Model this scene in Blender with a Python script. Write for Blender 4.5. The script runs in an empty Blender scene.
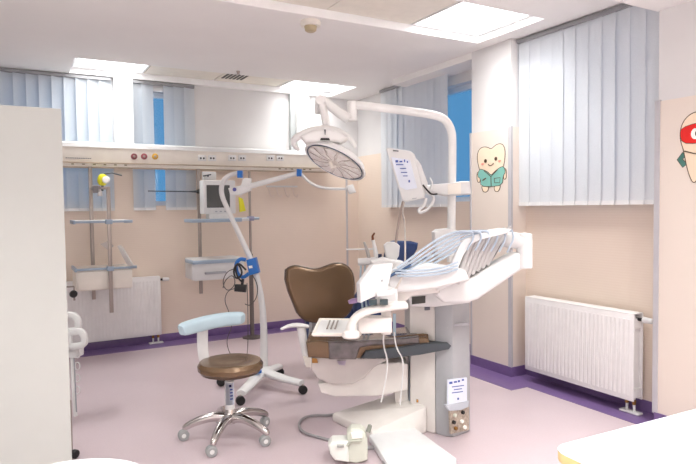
import bpy, bmesh, math, random
from mathutils import Vector, Matrix
random.seed(4)
S = bpy.context.scene
COL = S.collection
V = Vector

# ------------------------------------------------------------------ camera
F, YAW, PITCH, ROLL, CAMH = 593.2, 0.51368, 0.04056, 0.012056, 1.45
fw = V((math.sin(YAW)*math.cos(PITCH), math.cos(YAW)*math.cos(PITCH), -math.sin(PITCH)))
rt0 = V((math.cos(YAW), -math.sin(YAW), 0)); dn0 = fw.cross(rt0)
rt = rt0*math.cos(ROLL) + dn0*math.sin(ROLL); dn = -rt0*math.sin(ROLL) + dn0*math.cos(ROLL)
EYE = V((0, 0, CAMH))
cam = bpy.data.objects.new('camera', bpy.data.cameras.new('camera')); COL.objects.link(cam)
cam.matrix_world = Matrix(((rt.x, -dn.x, -fw.x, 0), (rt.y, -dn.y, -fw.y, 0), (rt.z, -dn.z, -fw.z, CAMH), (0, 0, 0, 1)))
cam.data.sensor_width = 36; cam.data.lens = F*36/696; cam.data.clip_start = .05
S.camera = cam
S.view_settings.view_transform = 'Standard'; S.view_settings.look = 'None'
S.view_settings.exposure = .58; S.view_settings.gamma = 1; S.view_settings.use_curve_mapping = False

# ------------------------------------------------------------------ light
PANEL_STRENGTH = 3.0          # glow of the diffusers themselves
BEAM_REAR_FILL, BEAM_FRONT, BEAM_BACK = 25, 10, 7     # watts of each panel's downward beam
w = bpy.data.worlds.new('World'); S.world = w; w.use_nodes = True
bg = w.node_tree.nodes['Background']; bg.inputs[0].default_value = (.13, .40, .72, 1); bg.inputs[1].default_value = .55
S.cycles.max_bounces = 8; S.cycles.diffuse_bounces = 6
S.cycles.sample_clamp_indirect = 6

# ------------------------------------------------------------------ survey helpers
def ray(px, py): return rt*((px-348)/F) + dn*((py-232)/F) + fw
def P(px, py, D): return EYE + ray(px, py)*D
def at(px, py, **k):
    (a, c), = k.items(); i = 'xyz'.index(a); d = ray(px, py)
    return EYE + d*((c-EYE[i])/d[i])

# ------------------------------------------------------------------ materials
def srgb(r, g, b):
    f = lambda c: (c/255/12.92) if c/255 <= .04045 else ((c/255+.055)/1.055)**2.4
    return (f(r), f(g), f(b), 1)
MATS = {}
def mat(name, c, rough=.5, metal=0, var=.03, scale=12, bump=0, emit=None, trans=0, spec=.5, alpha=1, coat=0):
    if name in MATS: return MATS[name]
    m = bpy.data.materials.new(name); m.use_nodes = True; n = m.node_tree.nodes; l = m.node_tree.links
    b = n['Principled BSDF']; col = srgb(*c)
    b.inputs['Roughness'].default_value = rough; b.inputs['Metallic'].default_value = metal
    b.inputs['Specular IOR Level'].default_value = spec
    b.inputs['Transmission Weight'].default_value = trans; b.inputs['Alpha'].default_value = alpha
    b.inputs['Coat Weight'].default_value = coat
    tc = n.new('ShaderNodeTexCoord'); nz = n.new('ShaderNodeTexNoise'); nz.inputs['Scale'].default_value = scale
    nz.inputs['Detail'].default_value = 4
    l.new(tc.outputs['Object'], nz.inputs['Vector'])
    rp = n.new('ShaderNodeValToRGB'); l.new(nz.outputs['Fac'], rp.inputs[0])
    rp.color_ramp.elements[0].position = .3; rp.color_ramp.elements[1].position = .7
    rp.color_ramp.elements[0].color = tuple(x*(1-var) for x in col[:3])+(1,)
    rp.color_ramp.elements[1].color = tuple(min(1, x*(1+var)) for x in col[:3])+(1,)
    l.new(rp.outputs[0], b.inputs['Base Color'])
    if bump:
        bp = n.new('ShaderNodeBump'); bp.inputs['Strength'].default_value = bump; bp.inputs['Distance'].default_value = .004
        l.new(nz.outputs['Fac'], bp.inputs['Height']); l.new(bp.outputs[0], b.inputs['Normal'])
    if emit:
        b.inputs['Emission Color'].default_value = emit[0]; b.inputs['Emission Strength'].default_value = emit[1]
    MATS[name] = m; return m

white = mat('white_lacquer', (232, 232, 230), .3)
whitem = mat('white_moulded_plastic', (221, 221, 220), .35)
cream = mat('cream_plastic', (236, 230, 220), .45)
ivory = mat('ivory_housing', (226, 222, 217), .45)
wallw = mat('white_wall_paint', (222, 220, 219), .8, var=.02, scale=3)
ceilm = mat('ceiling_paint', (243, 241, 238), .85, var=.015, scale=2)
creamtile = mat('cream_ceiling_tile', (238, 232, 220), .6)
recess = mat('recess_white', (252, 252, 252), .6)
purple = mat('purple_vinyl', (118, 94, 142), .3, var=.06, scale=30)
greytrim = mat('grey_aluminium_trim', (188, 186, 190), .5, metal=.0)
steel = mat('brushed_steel', (165, 155, 148), .35, metal=.7)
chrome = mat('polished_aluminium', (205, 200, 198), .18, metal=1)
bluegrey = mat('blue_grey_rail', (160, 178, 196), .4)
brown = mat('bronze_brown_vinyl', (116, 92, 68), .27, metal=.4, var=.06, scale=6, bump=.1, coat=.15)
browndark = mat('dark_brown_piping', (74, 54, 38), .4)
paleblue = mat('pale_blue_vinyl', (186, 210, 220), .45)
navy = mat('navy_vinyl', (30, 52, 96), .4)
blue = mat('bright_blue_plastic', (28, 108, 190), .4)
black = mat('black_rubber', (28, 27, 28), .5)
darkgrey = mat('slate_footrest', (66, 72, 78), .5)
cover = mat('clear_wrap_over_vinyl', (98, 90, 90), .15, var=.3, scale=18, bump=1.0, coat=.6)
greybox = mat('silver_grey_housing', (168, 170, 173), .38, metal=.05)
paper = mat('white_label_paper', (222, 228, 240), .7)
ink = mat('blue_label_ink', (60, 84, 160), .7)
dinkk = mat('dark_label_ink', (50, 54, 80), .7)
hosem = mat('pale_grey_blue_hose', (178, 192, 206), .4)
hoseg = mat('grey_hose', (150, 148, 150), .45)
pedal = mat('grey_green_plastic', (204, 207, 194), .45)
tablew = mat('white_laminate', (226, 228, 229), .35, spec=.35)
deskm = mat('desk_laminate', (204, 207, 208), .4, spec=.3)
beech = mat('beech_edge_band', (226, 200, 140), .5)
yellow = mat('yellow_green_plastic', (226, 220, 40), .4)
radm = mat('radiator_enamel', (232, 230, 229), .35)
cabm = mat('pale_grey_laminate', (190, 193, 188), .55, var=.01)
dark_slot = mat('dark_opening', (66, 66, 62), .6)
screen = mat('dark_screen', (74, 78, 78), .2)
skin_t = mat('sticker_cream', (243, 222, 196), .6)
outl = mat('sticker_dark_outline', (88, 66, 46), .6)
teal = mat('sticker_teal', (128, 190, 178), .6)
tealdark = mat('sticker_dark_teal', (70, 120, 110), .6)
redm = mat('sticker_red', (226, 30, 24), .6)
pinkm = mat('sticker_pink', (238, 160, 140), .6)
stickw = mat('sticker_white', (248, 246, 240), .6)
lens_m = mat('faceted_reflector', (246, 238, 230), .2, metal=.0, var=.15, scale=60, bump=.8)
clearp = mat('milky_clear_plastic', (238, 230, 226), .2, trans=.2, alpha=.75)
orange = mat('amber_tip', (120, 62, 20), .3)
copper = mat('brass_fitting', (150, 110, 60), .35, metal=.8)
violet = mat('mauve_plastic', (120, 96, 130), .4)

def floor_material():
    m = mat('lilac_pink_vinyl_floor', (198, 182, 187), .28, var=.03, scale=2.5, spec=.45)
    n = m.node_tree.nodes; l = m.node_tree.links; b = n['Principled BSDF']
    rp = [x for x in n if x.type == 'VALTORGB'][0]
    nz = n.new('ShaderNodeTexNoise'); nz.inputs['Scale'].default_value = 90; nz.inputs['Detail'].default_value = 3
    tc = [x for x in n if x.type == 'TEX_COORD'][0]; l.new(tc.outputs['Object'], nz.inputs['Vector'])
    mx = n.new('ShaderNodeMixRGB'); mx.blend_type = 'OVERLAY'; mx.inputs[0].default_value = .08
    l.new(rp.outputs[0], mx.inputs[1]); l.new(nz.outputs['Fac'], mx.inputs[2]); l.new(mx.outputs[0], b.inputs['Base Color'])
    return m
def panel_material():
    m = mat('beige_wall_panel', (229, 213, 198), .55, var=.02, scale=2)
    n = m.node_tree.nodes; l = m.node_tree.links; b = n['Principled BSDF']
    rp = [x for x in n if x.type == 'VALTORGB'][0]; tc = [x for x in n if x.type == 'TEX_COORD'][0]
    wv = n.new('ShaderNodeTexWave'); wv.bands_direction = 'Z'; wv.inputs['Scale'].default_value = 16; wv.inputs['Distortion'].default_value = .3
    l.new(tc.outputs['Object'], wv.inputs['Vector'])
    mx = n.new('ShaderNodeMixRGB'); mx.blend_type = 'SOFT_LIGHT'; mx.inputs[0].default_value = .05
    l.new(rp.outputs[0], mx.inputs[1]); l.new(wv.outputs['Color'], mx.inputs[2]); l.new(mx.outputs[0], b.inputs['Base Color'])
    return m
floorm, beige = floor_material(), panel_material()

def blind_material(name='blind_fabric', mixv=.36, c0=(212, 218, 223), c1=(230, 234, 238)):
    m = bpy.data.materials.new(name); m.use_nodes = True; n = m.node_tree.nodes; l = m.node_tree.links
    n.remove(n['Principled BSDF'])
    out = n['Material Output']; d = n.new('ShaderNodeBsdfDiffuse'); t = n.new('ShaderNodeBsdfTranslucent'); mx = n.new('ShaderNodeMixShader')
    tc = n.new('ShaderNodeTexCoord'); wv = n.new('ShaderNodeTexNoise'); wv.inputs['Scale'].default_value = 200
    l.new(tc.outputs['Object'], wv.inputs['Vector'])
    rp = n.new('ShaderNodeValToRGB'); rp.color_ramp.elements[0].color = srgb(*c0); rp.color_ramp.elements[1].color = srgb(*c1)
    l.new(wv.outputs['Fac'], rp.inputs[0]); l.new(rp.outputs[0], d.inputs[0]); l.new(rp.outputs[0], t.inputs[0])
    mx.inputs[0].default_value = mixv; l.new(d.outputs[0], mx.inputs[1]); l.new(t.outputs[0], mx.inputs[2]); l.new(mx.outputs[0], out.inputs[0])
    return m
blindm = blind_material()
blindside = blind_material('blind_fabric_less_daylight', .22, (220, 223, 226), (234, 237, 240))  # same cloth; less daylight behind it is put into translucency and colour
def glass_material():
    m = bpy.data.materials.new('window_glass'); m.use_nodes = True; n = m.node_tree.nodes; l = m.node_tree.links
    n.remove(n['Principled BSDF']); out = n['Material Output']
    g = n.new('ShaderNodeBsdfGlossy'); g.inputs['Roughness'].default_value = .03; t = n.new('ShaderNodeBsdfTransparent')
    nz = n.new('ShaderNodeTexNoise'); nz.inputs['Scale'].default_value = 1.0
    rp = n.new('ShaderNodeValToRGB'); rp.color_ramp.elements[0].color = (.9, .95, 1, 1); rp.color_ramp.elements[1].color = (.95, .98, 1, 1)
    l.new(nz.outputs['Fac'], rp.inputs[0]); l.new(rp.outputs[0], t.inputs[0])
    mx = n.new('ShaderNodeMixShader'); mx.inputs[0].default_value = .07
    l.new(t.outputs[0], mx.inputs[1]); l.new(g.outputs[0], mx.inputs[2]); l.new(mx.outputs[0], out.inputs[0]); return m
glass = glass_material()
lightm = mat('lit_diffuser', (255, 255, 255), .5, emit=((.98, .99, 1, 1), PANEL_STRENGTH))

# ------------------------------------------------------------------ mesh helpers
ORG = {}
class MB:
    def __init__(s): s.bm = bmesh.new()
    def box(s, a, b, bev=0, seg=2, M=None):
        a = V(a); b = V(b); lo = V([min(a[i], b[i]) for i in range(3)]); hi = V([max(a[i], b[i]) for i in range(3)])
        c = (lo+hi)/2; sz = hi-lo
        r = bmesh.ops.create_cube(s.bm, size=1)
        for v in r['verts']:
            v.co = V((v.co.x*sz.x, v.co.y*sz.y, v.co.z*sz.z)) + c
            if M: v.co = M @ v.co
        if bev:
            es = {e for v in r['verts'] for e in v.link_edges}
            bmesh.ops.bevel(s.bm, geom=list(es), offset=min(bev, min(sz)*.49), segments=seg, profile=.5, affect='EDGES')
        return s
    def slab(s, pts, vec, bev=0, seg=2):
        """polygon (world points) extruded by vec"""
        n = len(pts); pts = [V(p) for p in pts]; vec = V(vec)
        A = [s.bm.verts.new(p) for p in pts]; B = [s.bm.verts.new(p+vec) for p in pts]
        fs = [s.bm.faces.new(A), s.bm.faces.new(B[::-1])]
        for i in range(n): fs.append(s.bm.faces.new((A[i], B[i], B[(i+1) % n], A[(i+1) % n])))
        bmesh.ops.recalc_face_normals(s.bm, faces=fs)
        if bev:
            es = {e for f in fs[:2] for e in f.edges}
            bmesh.ops.bevel(s.bm, geom=list(es), offset=bev, segments=seg, profile=.5, affect='EDGES')
        return s
    def hull(s, pts, bev=0, seg=2):
        vs = [s.bm.verts.new(V(p)) for p in pts]
        r = bmesh.ops.convex_hull(s.bm, input=vs)
        junk = [g for g in r['geom_interior']+r['geom_unused'] if isinstance(g, bmesh.types.BMVert)]
        if junk: bmesh.ops.delete(s.bm, geom=junk, context='VERTS')
        vs = [v for v in vs if v.is_valid]
        fs = {f for v in vs for f in v.link_faces}
        bmesh.ops.dissolve_limit(s.bm, angle_limit=.02, verts=vs, edges=list({e for v in vs for e in v.link_edges}))
        if bev:
            vs = [v for v in vs if v.is_valid]
            es = {e for v in vs for e in v.link_edges}
            bmesh.ops.bevel(s.bm, geom=list(es), offset=bev, segments=seg, profile=.5, affect='EDGES')
        return s
    def tube(s, pts, r, n=10, smooth=0, flat=1.0, up=None, closed=False, sq=1.0):
        """swept round (or flattened) section through pts; r one radius or a list"""
        pts = [V(p) for p in pts]; rs = r if isinstance(r, (list, tuple)) else [r]*len(pts)
        rs = list(rs)
        for _ in range(smooth):
            q = [pts[0]]; qr = [rs[0]]
            for i in range(len(pts)-1):
                a, b = pts[i], pts[i+1]
                q += [a*.75+b*.25, a*.25+b*.75]; qr += [rs[i]*.75+rs[i+1]*.25, rs[i]*.25+rs[i+1]*.75]
            q.append(pts[-1]); qr.append(rs[-1]); pts, rs = q, qr
        rings = []; prev = None; m = len(pts)
        for i, p in enumerate(pts):
            if closed: t = (pts[(i+1) % m]-pts[i-1]).normalized()
            else: t = (pts[min(i+1, m-1)]-pts[max(i-1, 0)]).normalized()
            if up is not None: u = V(up) - t*V(up).dot(t)
            elif prev is None:
                u = V((0, 0, 1)) if abs(t.z) < .9 else V((1, 0, 0)); u = u - t*u.dot(t)
            else: u = prev - t*prev.dot(t)
            u.normalize(); prev = u; b = t.cross(u)
            g = lambda v: math.copysign(abs(v)**sq, v)
            rings.append([s.bm.verts.new(p + u*g(math.cos(2*math.pi*(k+.5)/n))*rs[i]*flat + b*g(math.sin(2*math.pi*(k+.5)/n))*rs[i]) for k in range(n)])
        fs = []
        rng = range(m) if closed else range(m-1)
        for i in rng:
            A, B = rings[i], rings[(i+1) % m]
            for k in range(n): fs.append(s.bm.faces.new((A[k], A[(k+1) % n], B[(k+1) % n], B[k])))
        if not closed: fs += [s.bm.faces.new(rings[0][::-1]), s.bm.faces.new(rings[-1])]
        bmesh.ops.recalc_face_normals(s.bm, faces=fs)
        return s
    def lathe(s, prof, c, axis=(0, 0, 1), n=32):
        """prof: (radius, height) pairs round axis through c"""
        ax = V(axis).normalized(); u = ax.orthogonal().normalized(); b = ax.cross(u); c = V(c); rings = []
        for r, h in prof:
            if r < 1e-6: rings.append([s.bm.verts.new(c+ax*h)])
            else: rings.append([s.bm.verts.new(c+ax*h+(u*math.cos(2*math.pi*k/n)+b*math.sin(2*math.pi*k/n))*r) for k in range(n)])
        fs = []
        for A, B in zip(rings, rings[1:]):
            if len(A) == 1 and len(B) == 1: continue
            for k in range(n):
                if len(A) == 1: fs.append(s.bm.faces.new((A[0], B[k], B[(k+1) % n])))
                elif len(B) == 1: fs.append(s.bm.faces.new((A[k], A[(k+1) % n], B[0])))
                else: fs.append(s.bm.faces.new((A[k], A[(k+1) % n], B[(k+1) % n], B[k])))
        if len(rings[0]) > 1: fs.append(s.bm.faces.new(rings[0][::-1]))
        if len(rings[-1]) > 1: fs.append(s.bm.faces.new(rings[-1]))
        bmesh.ops.recalc_face_normals(s.bm, faces=fs)
        return s
    def cyl(s, a, b, r, r2=None, n=20):
        a = V(a); b = V(b); L = (b-a).length; r2 = r if r2 is None else r2; e = min(.15*min(r, r2), L*.2)
        return s.lathe([(0, 0), (max(r-e, .0005), 0), (r, e), (r2, L-e), (max(r2-e, .0005), L), (0, L)], a, b-a, n)
    def build(s, name, m, parent=None, sharp=32):
        bm = s.bm; org = ORG.get(parent, V((0, 0, 0))) if parent else V((0, 0, 0))
        bm.normal_update()
        for f in bm.faces: f.smooth = True
        for e in bm.edges:
            if len(e.link_faces) == 2 and e.calc_face_angle(0) > math.radians(sharp): e.smooth = False
        if parent is None and name not in KEEP0:
            xs = [v.co for v in bm.verts]
            org = V(((min(p.x for p in xs)+max(p.x for p in xs))/2, (min(p.y for p in xs)+max(p.y for p in xs))/2, min(p.z for p in xs)))
            for v in bm.verts: v.co -= org
        else:
            for v in bm.verts: v.co -= org
        me = bpy.data.meshes.new(name); bm.to_mesh(me); bm.free(); me.materials.append(m)
        o = bpy.data.objects.new(name, me); COL.objects.link(o)
        if parent: o.parent = parent
        else: o.location = org
        ORG[o] = org
        return o
KEEP0 = set()
def thing(name, label, cat, loc, group=None):
    o = bpy.data.objects.new(name, None); COL.objects.link(o); o.location = loc; o.empty_display_size = .1
    o['label'] = label; o['category'] = cat
    if group: o['group'] = group
    ORG[o] = V(loc); return o
def tag(o, label, cat, group=None):
    o['label'] = label; o['category'] = cat
    if group: o['group'] = group
    return o
def struct(o): o['kind'] = 'structure'; return o

def plate(pts, D, k=0, thick=.03, bev=.006, seg=2, kv=0):
    """outline in the sight frame turned about the upright (k) and tilted (kv); real thickness along its own normal"""
    cx = sum(p[0] for p in pts)/len(pts); cy = sum(p[1] for p in pts)/len(pts)
    w = [P(x, y, D + (x-cx)*k + (y-cy)*kv) for x, y in pts]
    c = P(cx, cy, D); a = P(cx+10, cy, D+10*k)-c; b = P(cx, cy+10, D+10*kv)-c
    n = a.cross(b).normalized()
    if n.dot(fw) < 0: n = -n
    return w, n*thick

# ================================================================== STRUCTURE
YB, XP, XN2, XN3, CH = 6.68, 3.65, 3.82, 3.93, 2.84
XL, YR = -1.3, -1.6
TH = .25
struct(MB().box((XL-.2, YR-.2, -.1), (4.3, 7.0, 0)).build('floor', floorm))
b = MB()
for x0, y0, x1, y1 in ((XL, 6.40, XN3, YB), (XN3-.28, 4.44, XN3, 6.40), (3.37, 3.39, XP, 4.44), (XP, 4.16, XN3, 4.44), (3.54, 2.65, XN2, 3.39), (3.65, 3.39, XN2, 3.67), (3.54, 2.1, XP, 2.65), (XP, 2.37, XN2, 2.65), (3.37, YR, XP, 2.1)):
    b.box((x0, y0, 0), (x1, y1, .0025))
struct(b.build('trim_1', purple))

# back wall with its two window openings
def wall_with_holes(name, axis, c0, c1, lo, hi, holes, m):
    """wall slab; axis 'y': plane y=c0..c1 running in x; 'x': plane x running in y"""
    b = MB(); us = sorted({lo, hi} | {h[0] for h in holes} | {h[1] for h in holes})
    def bx(u0, u1, z0, z1):
        if axis == 'y': b.box((u0, c0, z0), (u1, c1, z1))
        else: b.box((c0, u0, z0), (c1, u1, z1))
    for u0, u1 in zip(us, us[1:]):
        h = [q for q in holes if q[0] <= u0+1e-6 and q[1] >= u1-1e-6]
        if h: bx(u0, u1, 0, h[0][2]); bx(u0, u1, h[0][3], 3.0)
        else: bx(u0, u1, 0, 3.0)
    return struct(b.build(name, m))
wb = wall_with_holes('wall_back', 'y', YB, YB+TH, XL-TH, XN3+.4, [(XL+.1, .92, 1.5, 2.74), (1.15, 1.70, 1.5, 2.74)], wallw)
wr = wall_with_holes('wall_right', 'x', XN3, XN3+TH, 3.9, YB, [(4.45, 5.85, 1.5, 2.68)], wallw)
b = MB()
b.box((XP, 3.67, 0), (XN3+TH, 4.16, 3.0))
b.box((XP, YR, 0), (XN3+TH, 2.37, 3.0))
struct(b.build('wall_right_pier', wallw))
wn = wall_with_holes('wall_right_niche', 'x', XN2, XN2+TH, 2.37, 3.67, [(2.47, 3.57, 1.5, 2.72)], wallw)
struct(MB().box((XL-TH, YR-TH, 0), (XL, YB+TH, 3.0)).build('wall_left', wallw))
struct(MB().box((XL-TH, YR-TH, 0), (XN3+TH, YR, 3.0)).build('wall_front', wallw))

# beige wall panelling up to 2.1 m, with the grey corner trims
T = .012; PT = 2.11
def panel(name, boxes, parent):
    b = MB()
    for a, c in boxes: b.box(a, c)
    return b.build(name, beige, parent)
pb = panel('wall_panel', [((XL, YB-T, .08), (.92, YB, 1.5)), ((.92, YB-T, .08), (1.15, YB, PT)), ((1.15, YB-T, .08), (1.70, YB, 1.5)), ((1.70, YB-T, .08), (XN3-T, YB, PT))], wb)
panel('wall_panel', [((XN3-T, 4.16, .08), (XN3, 4.45, PT)), ((XN3-T, 4.45, .08), (XN3, 5.85, 1.5)), ((XN3-T, 5.85, .08), (XN3, YB, PT))], wr)
panel('wall_panel', [((XN2-T, 2.37, .08), (XN2, 3.67, 1.5))], wn)
wp = bpy.data.objects['wall_right_pier']
b = MB()
b.box((XP-T, 3.67-T, .08), (XP, 4.16, PT)); b.box((XP, 3.67-T, .08), (XN2-T, 3.67, PT)); b.box((XP-T, YR, .08), (XP, 2.37, PT))
b.build('wall_panel', mat('rosy_beige_wall_panel', (229, 217, 206), .5, var=.015, scale=2), wp)
for k, (x0, y0, x1, y1) in enumerate(((XP-T-.006, 3.665-T, XP-T+.012, 3.69), (XP-T-.006, 2.35, XP+.0, 2.385), (XP-T-.006, 4.15, XP-T, 4.17), (3.735, YB-T-.006, 3.76, YB-T))):
    struct(MB().box((x0, y0, .08), (x1, y1, PT+.005)).build('trim_%d' % (k+2), greytrim))
# purple coved baseboards
struct(MB().box((XL, YB-.02, 0), (XN3, YB, .085), .004).build('baseboard_back', purple))
b = MB()
b.box((XN3-.02, 4.16, 0), (XN3, YB-.02, .085)); b.box((XP-.02, 3.65, 0), (XP, 4.16, .085)); b.box((XP, 3.65, 0), (XN2-.02, 3.67, .085))
b.box((XN2-.02, 2.37, 0), (XN2, 3.67, .085)); b.box((XP-.02, YR, 0), (XP, 2.37, .085))
struct(b.build('baseboard_right', purple))

# ceiling with raised light troughs
TR = [(-1.0, 3.17, 3.50, 3.91), (.53, 5.95, 3.50, 6.62), (-1.0, .7, 3.47, 1.3), (-1.0, -1.3, 3.47, -.7)]
b = MB(); ys = sorted({YR-TH, YB+TH} | {t[1] for t in TR} | {t[3] for t in TR})
for y0, y1 in zip(ys, ys[1:]):
    t = [q for q in TR if q[1] <= y0 and q[3] >= y1]
    if t:
        b.box((XL-TH, y0, CH), (t[0][0], y1, 3.0)); b.box((t[0][2], y0, CH), (XN3+TH, y1, 3.0))
        b.box((t[0][0], y0, 2.93), (t[0][2], y1, 3.0))
    else: b.box((XL-TH, y0, CH), (XN3+TH, y1, 3.0))
ceil = struct(b.build('ceiling', ceilm))
b = MB()
for x0, y0, x1, y1 in TR:      # painted recess lining
    b.box((x0, y1-.004, CH+.001), (x1, y1, 2.93)); b.box((x1-.004, y0, CH+.001), (x1, y1-.004, 2.93))
    b.box((x0, y0, CH+.001), (x1-.004, y0+.004, 2.93)); b.box((x0, y0+.004, CH+.001), (x0+.004, y1-.004, 2.93))
b.build('recess_lining', recess, ceil)
struct(MB().box((3.2, YR, 2.69), (XN3, 2.39, CH)).box((XP, 4.16, 2.78), (XN3, 5.45, CH)).build('ceiling_soffit', ceilm))
def lamp(x0, y0, x1, y1, label):
    t = thing('ceiling_light', label, 'ceiling light', ((x0+x1)/2, (y0+y1)/2, 2.90), 'square ceiling light panels')
    MB().box((x0+.02, y0+.02, 2.902), (x1-.02, y1-.02, 2.915)).build('diffuser', lightm, t)
    la = bpy.data.lights.new('panel_beam', 'AREA'); la.shape = 'SQUARE'; la.size = x1-x0-.05; la.spread = math.radians(115); la.color = (.985, 1, .975)
    la.energy = BEAM_BACK if y0 > 5 else BEAM_FRONT if y0 > 3 else BEAM_REAR_FILL
    lo = bpy.data.objects.new('panel_beam', la); COL.objects.link(lo); lo.location = (0, 0, -.004); lo.parent = t
    f = MB()
    for a, c in (((x0, y0), (x1, y0+.02)), ((x0, y1-.02), (x1, y1)), ((x0, y0+.02), (x0+.02, y1-.02)), ((x1-.02, y0+.02), (x1, y1-.02))):
        f.box((a[0], a[1], 2.895), (c[0], c[1], 2.925))
    f.build('frame', recess, t)
lamp(2.80, 3.20, 3.485, 3.895, 'large bright square ceiling panel light nearest the white window blinds')
lamp(2.80, 5.96, 3.485, 6.60, 'bright ceiling panel light above the operating lamp arm')
lamp(.56, 5.96, 1.24, 6.57, 'bright ceiling panel light at the left over the back blinds')
for y, v_ in ((.71, 'near row '), (-1.29, 'far row ')):  # fill panels added out of view to brighten the room
  for x, w_ in ((-.6, 'behind the viewer on the cabinet side'), (1.1, 'behind the viewer over the middle of the room'), (2.78, 'behind the viewer on the window side')): lamp(x, y, x+.68, y+.58, 'added unseen ceiling fill light '+v_+w_)
lamp(-.9, 3.20, -.22, 3.88, 'added unseen fill light above the tall pale cabinet')  # extra unseen panel, added to bring light from the left
def tiles(name, x0, y0, x1, y1):
    n = max(1, round((x1-x0)/.7)); b = MB()
    for i in range(n): b.box((x0+(x1-x0)*i/n+.003, y0, 2.90), (x0+(x1-x0)*(i+1)/n-.003, y1, 2.92))
    struct(b.build(name, creamtile))
tiles('ceiling_tile_strip', -.21, 3.18, 2.79, 3.90); tiles('ceiling_tile_strip', 2.30, 5.96, 2.77, 6.59); tiles('ceiling_tile_strip', 1.25, 5.96, 2.0, 6.59); 
t = thing('ceiling_vent', 'small slotted ceiling air vent in the cream tile strip', 'vent', (2.15, 6.27, 2.88))
MB().box((2.01, 5.97, 2.893), (2.29, 6.57, 2.92)).build('frame', creamtile, t)
b = MB()
for i in range(6): b.box((2.035+i*.042, 6.02, 2.889), (2.035+i*.042+.024, 6.40, 2.8932))
b.build('slot', dark_slot, t)
t = thing('smoke_detector', 'round cream smoke detector on the ceiling', 'smoke detector', (1.97, 4.02, CH))
MB().lathe([(0, 0), (.074, 0), (.078, -.015), (.072, -.038), (0, -.038)], (1.97, 4.02, CH)).build('base', cream, t)
MB().lathe([(0, -.038), (.048, -.038), (.042, -.07), (.026, -.08), (0, -.08)], (1.97, 4.02, CH)).build('sensor_head', mat('tan_plastic', (188, 172, 140), .5), t)
tag(MB().lathe([(0, 0), (.02, 0), (.012, -.03), (.02, -.035), (0, -.035)], (2.02, 5.79, CH)).build('sprinkler', steel), 'tiny metal sprinkler head on the ceiling near the vent', 'sprinkler')

# windows (frames and panes behind the blinds)
def window(name, axis, c, u0, u1, z0, z1, mull):
    f = MB(); e = .05
    def bx(b, a0, a1, q0, q1, d0=0, d1=.06):
        if axis == 'y': b.box((a0, c+d0, q0), (a1, c+d1, q1), 0)
        else: b.box((c+d0, a0, q0), (c+d1, a1, q1), 0)
    bx(f, u0, u1, z0, z0+e); bx(f, u0, u1, z1-e, z1); bx(f, u0, u0+e, z0+e, z1-e); bx(f, u1-e, u1, z0+e, z1-e)
    for m in mull: bx(f, m-.03, m+.03, z0+e, z1-e)
    o = struct(f.build(name, mat('white_window_frame', (226, 232, 238), .4)))
    g = MB(); bx(g, u0+e, u1-e, z0+e, z1-e, .025, .031); g.build('pane', glass, o)
window('window_1', 'y', YB+.1, XL+.1, .92, 1.5, 2.74, [-.1])
window('window_2', 'y', YB+.1, 1.15, 1.70, 1.5, 2.74, [1.56])
window('window_3', 'x', XN3+.1, 4.45, 5.85, 1.5, 2.68, [5.2])
window('window_4', 'x', XN2+.1, 2.47, 3.57, 1.5, 2.72, [3.0])

# vertical blinds
def blind(label, axis, c, u0, u1, z0, z1, ang, rail=True, skip=(), gap=0, pitch=.112):
    mid = (u0+u1)/2
    loc = (mid, c, z0) if axis == 'y' else (c, mid, z0)
    t = thing('vertical_blind', label, 'blind', loc, None)
    n = round((u1-u0)/pitch); b = MB(); wt = MB()
    for i in range(n):
        if i in skip: continue
        u = u0+(i+.5)*(u1-u0)/n; a = math.radians(ang+random.uniform(-4, 4)); h = .0635
        du, dc = h*math.cos(a), h*math.sin(a)
        segs = 6; L = []
        for k in range(segs+1):
            s = -1+2*k/segs; bow = (.006 if axis == 'y' else .0025)*(1-s*s)
            uu, cc = u+du*s - math.sin(a)*bow, c+dc*s + math.cos(a)*bow
            L.append((uu, cc))
        for (ua, ca), (ub, cb) in zip(L, L[1:]):
            q = [(ua, ca), (ub, cb)]
            vs = []
            for (uu, cc), z in ((q[0], z0), (q[1], z0), (q[1], z1), (q[0], z1)):
                vs.append(b.bm.verts.new((uu, cc, z) if axis == 'y' else (cc, uu, z)))
            b.bm.faces.new(vs)
        lo = V((u-du, c-dc, z0)) if axis == 'y' else V((c-dc, u-du, z0)); hi = V((u+du, c+dc, z0)) if axis == 'y' else V((c+dc, u+du, z0))
        d = (hi-lo).normalized(); nn = V((-d.y, d.x, 0))*.0035
        wt.slab([lo-nn+d*.004, hi-nn-d*.004, hi-nn-d*.004+V((0, 0, .03)), lo-nn+d*.004+V((0, 0, .03))], nn*2)
    bmesh.ops.remove_doubles(b.bm, verts=b.bm.verts, dist=.0004)
    b.build('vanes', blindm if axis == 'y' else blindside, t, sharp=60)
    wt.build('bottom_weights', mat('blind_weight_white', (232, 232, 232), .5), t)
    if rail:
        r = MB()
        if axis == 'y': r.box((u0, c-.02, z1), (u1, c+.02, z1+.03))
        else: r.box((c-.02, u0, z1), (c+.02, u1, z1+.03))
        r.build('head_rail', mat('grey_head_rail', (150, 150, 152), .4, metal=.4), t)
blind('blue-tinted vertical blind at far left above the medical rail', 'y', YB-T-.025, XL+.02, .93, 1.45, 2.80, 13)
blind('narrow vertical blind right of the white column with a blue gap in it', 'y', YB-T-.025, 1.13, 1.80, 1.45, 2.80, 12, skip=(2,))
blind('partly drawn far vertical blind behind the white monitor', 'x', XN3-.10, 4.73, 5.96, 1.45, 2.80, 3)
blind('large closed white vertical blind above the right radiator', 'x', XN2-.10, 2.40, 3.655, 1.45, 2.80, 3)

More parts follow.
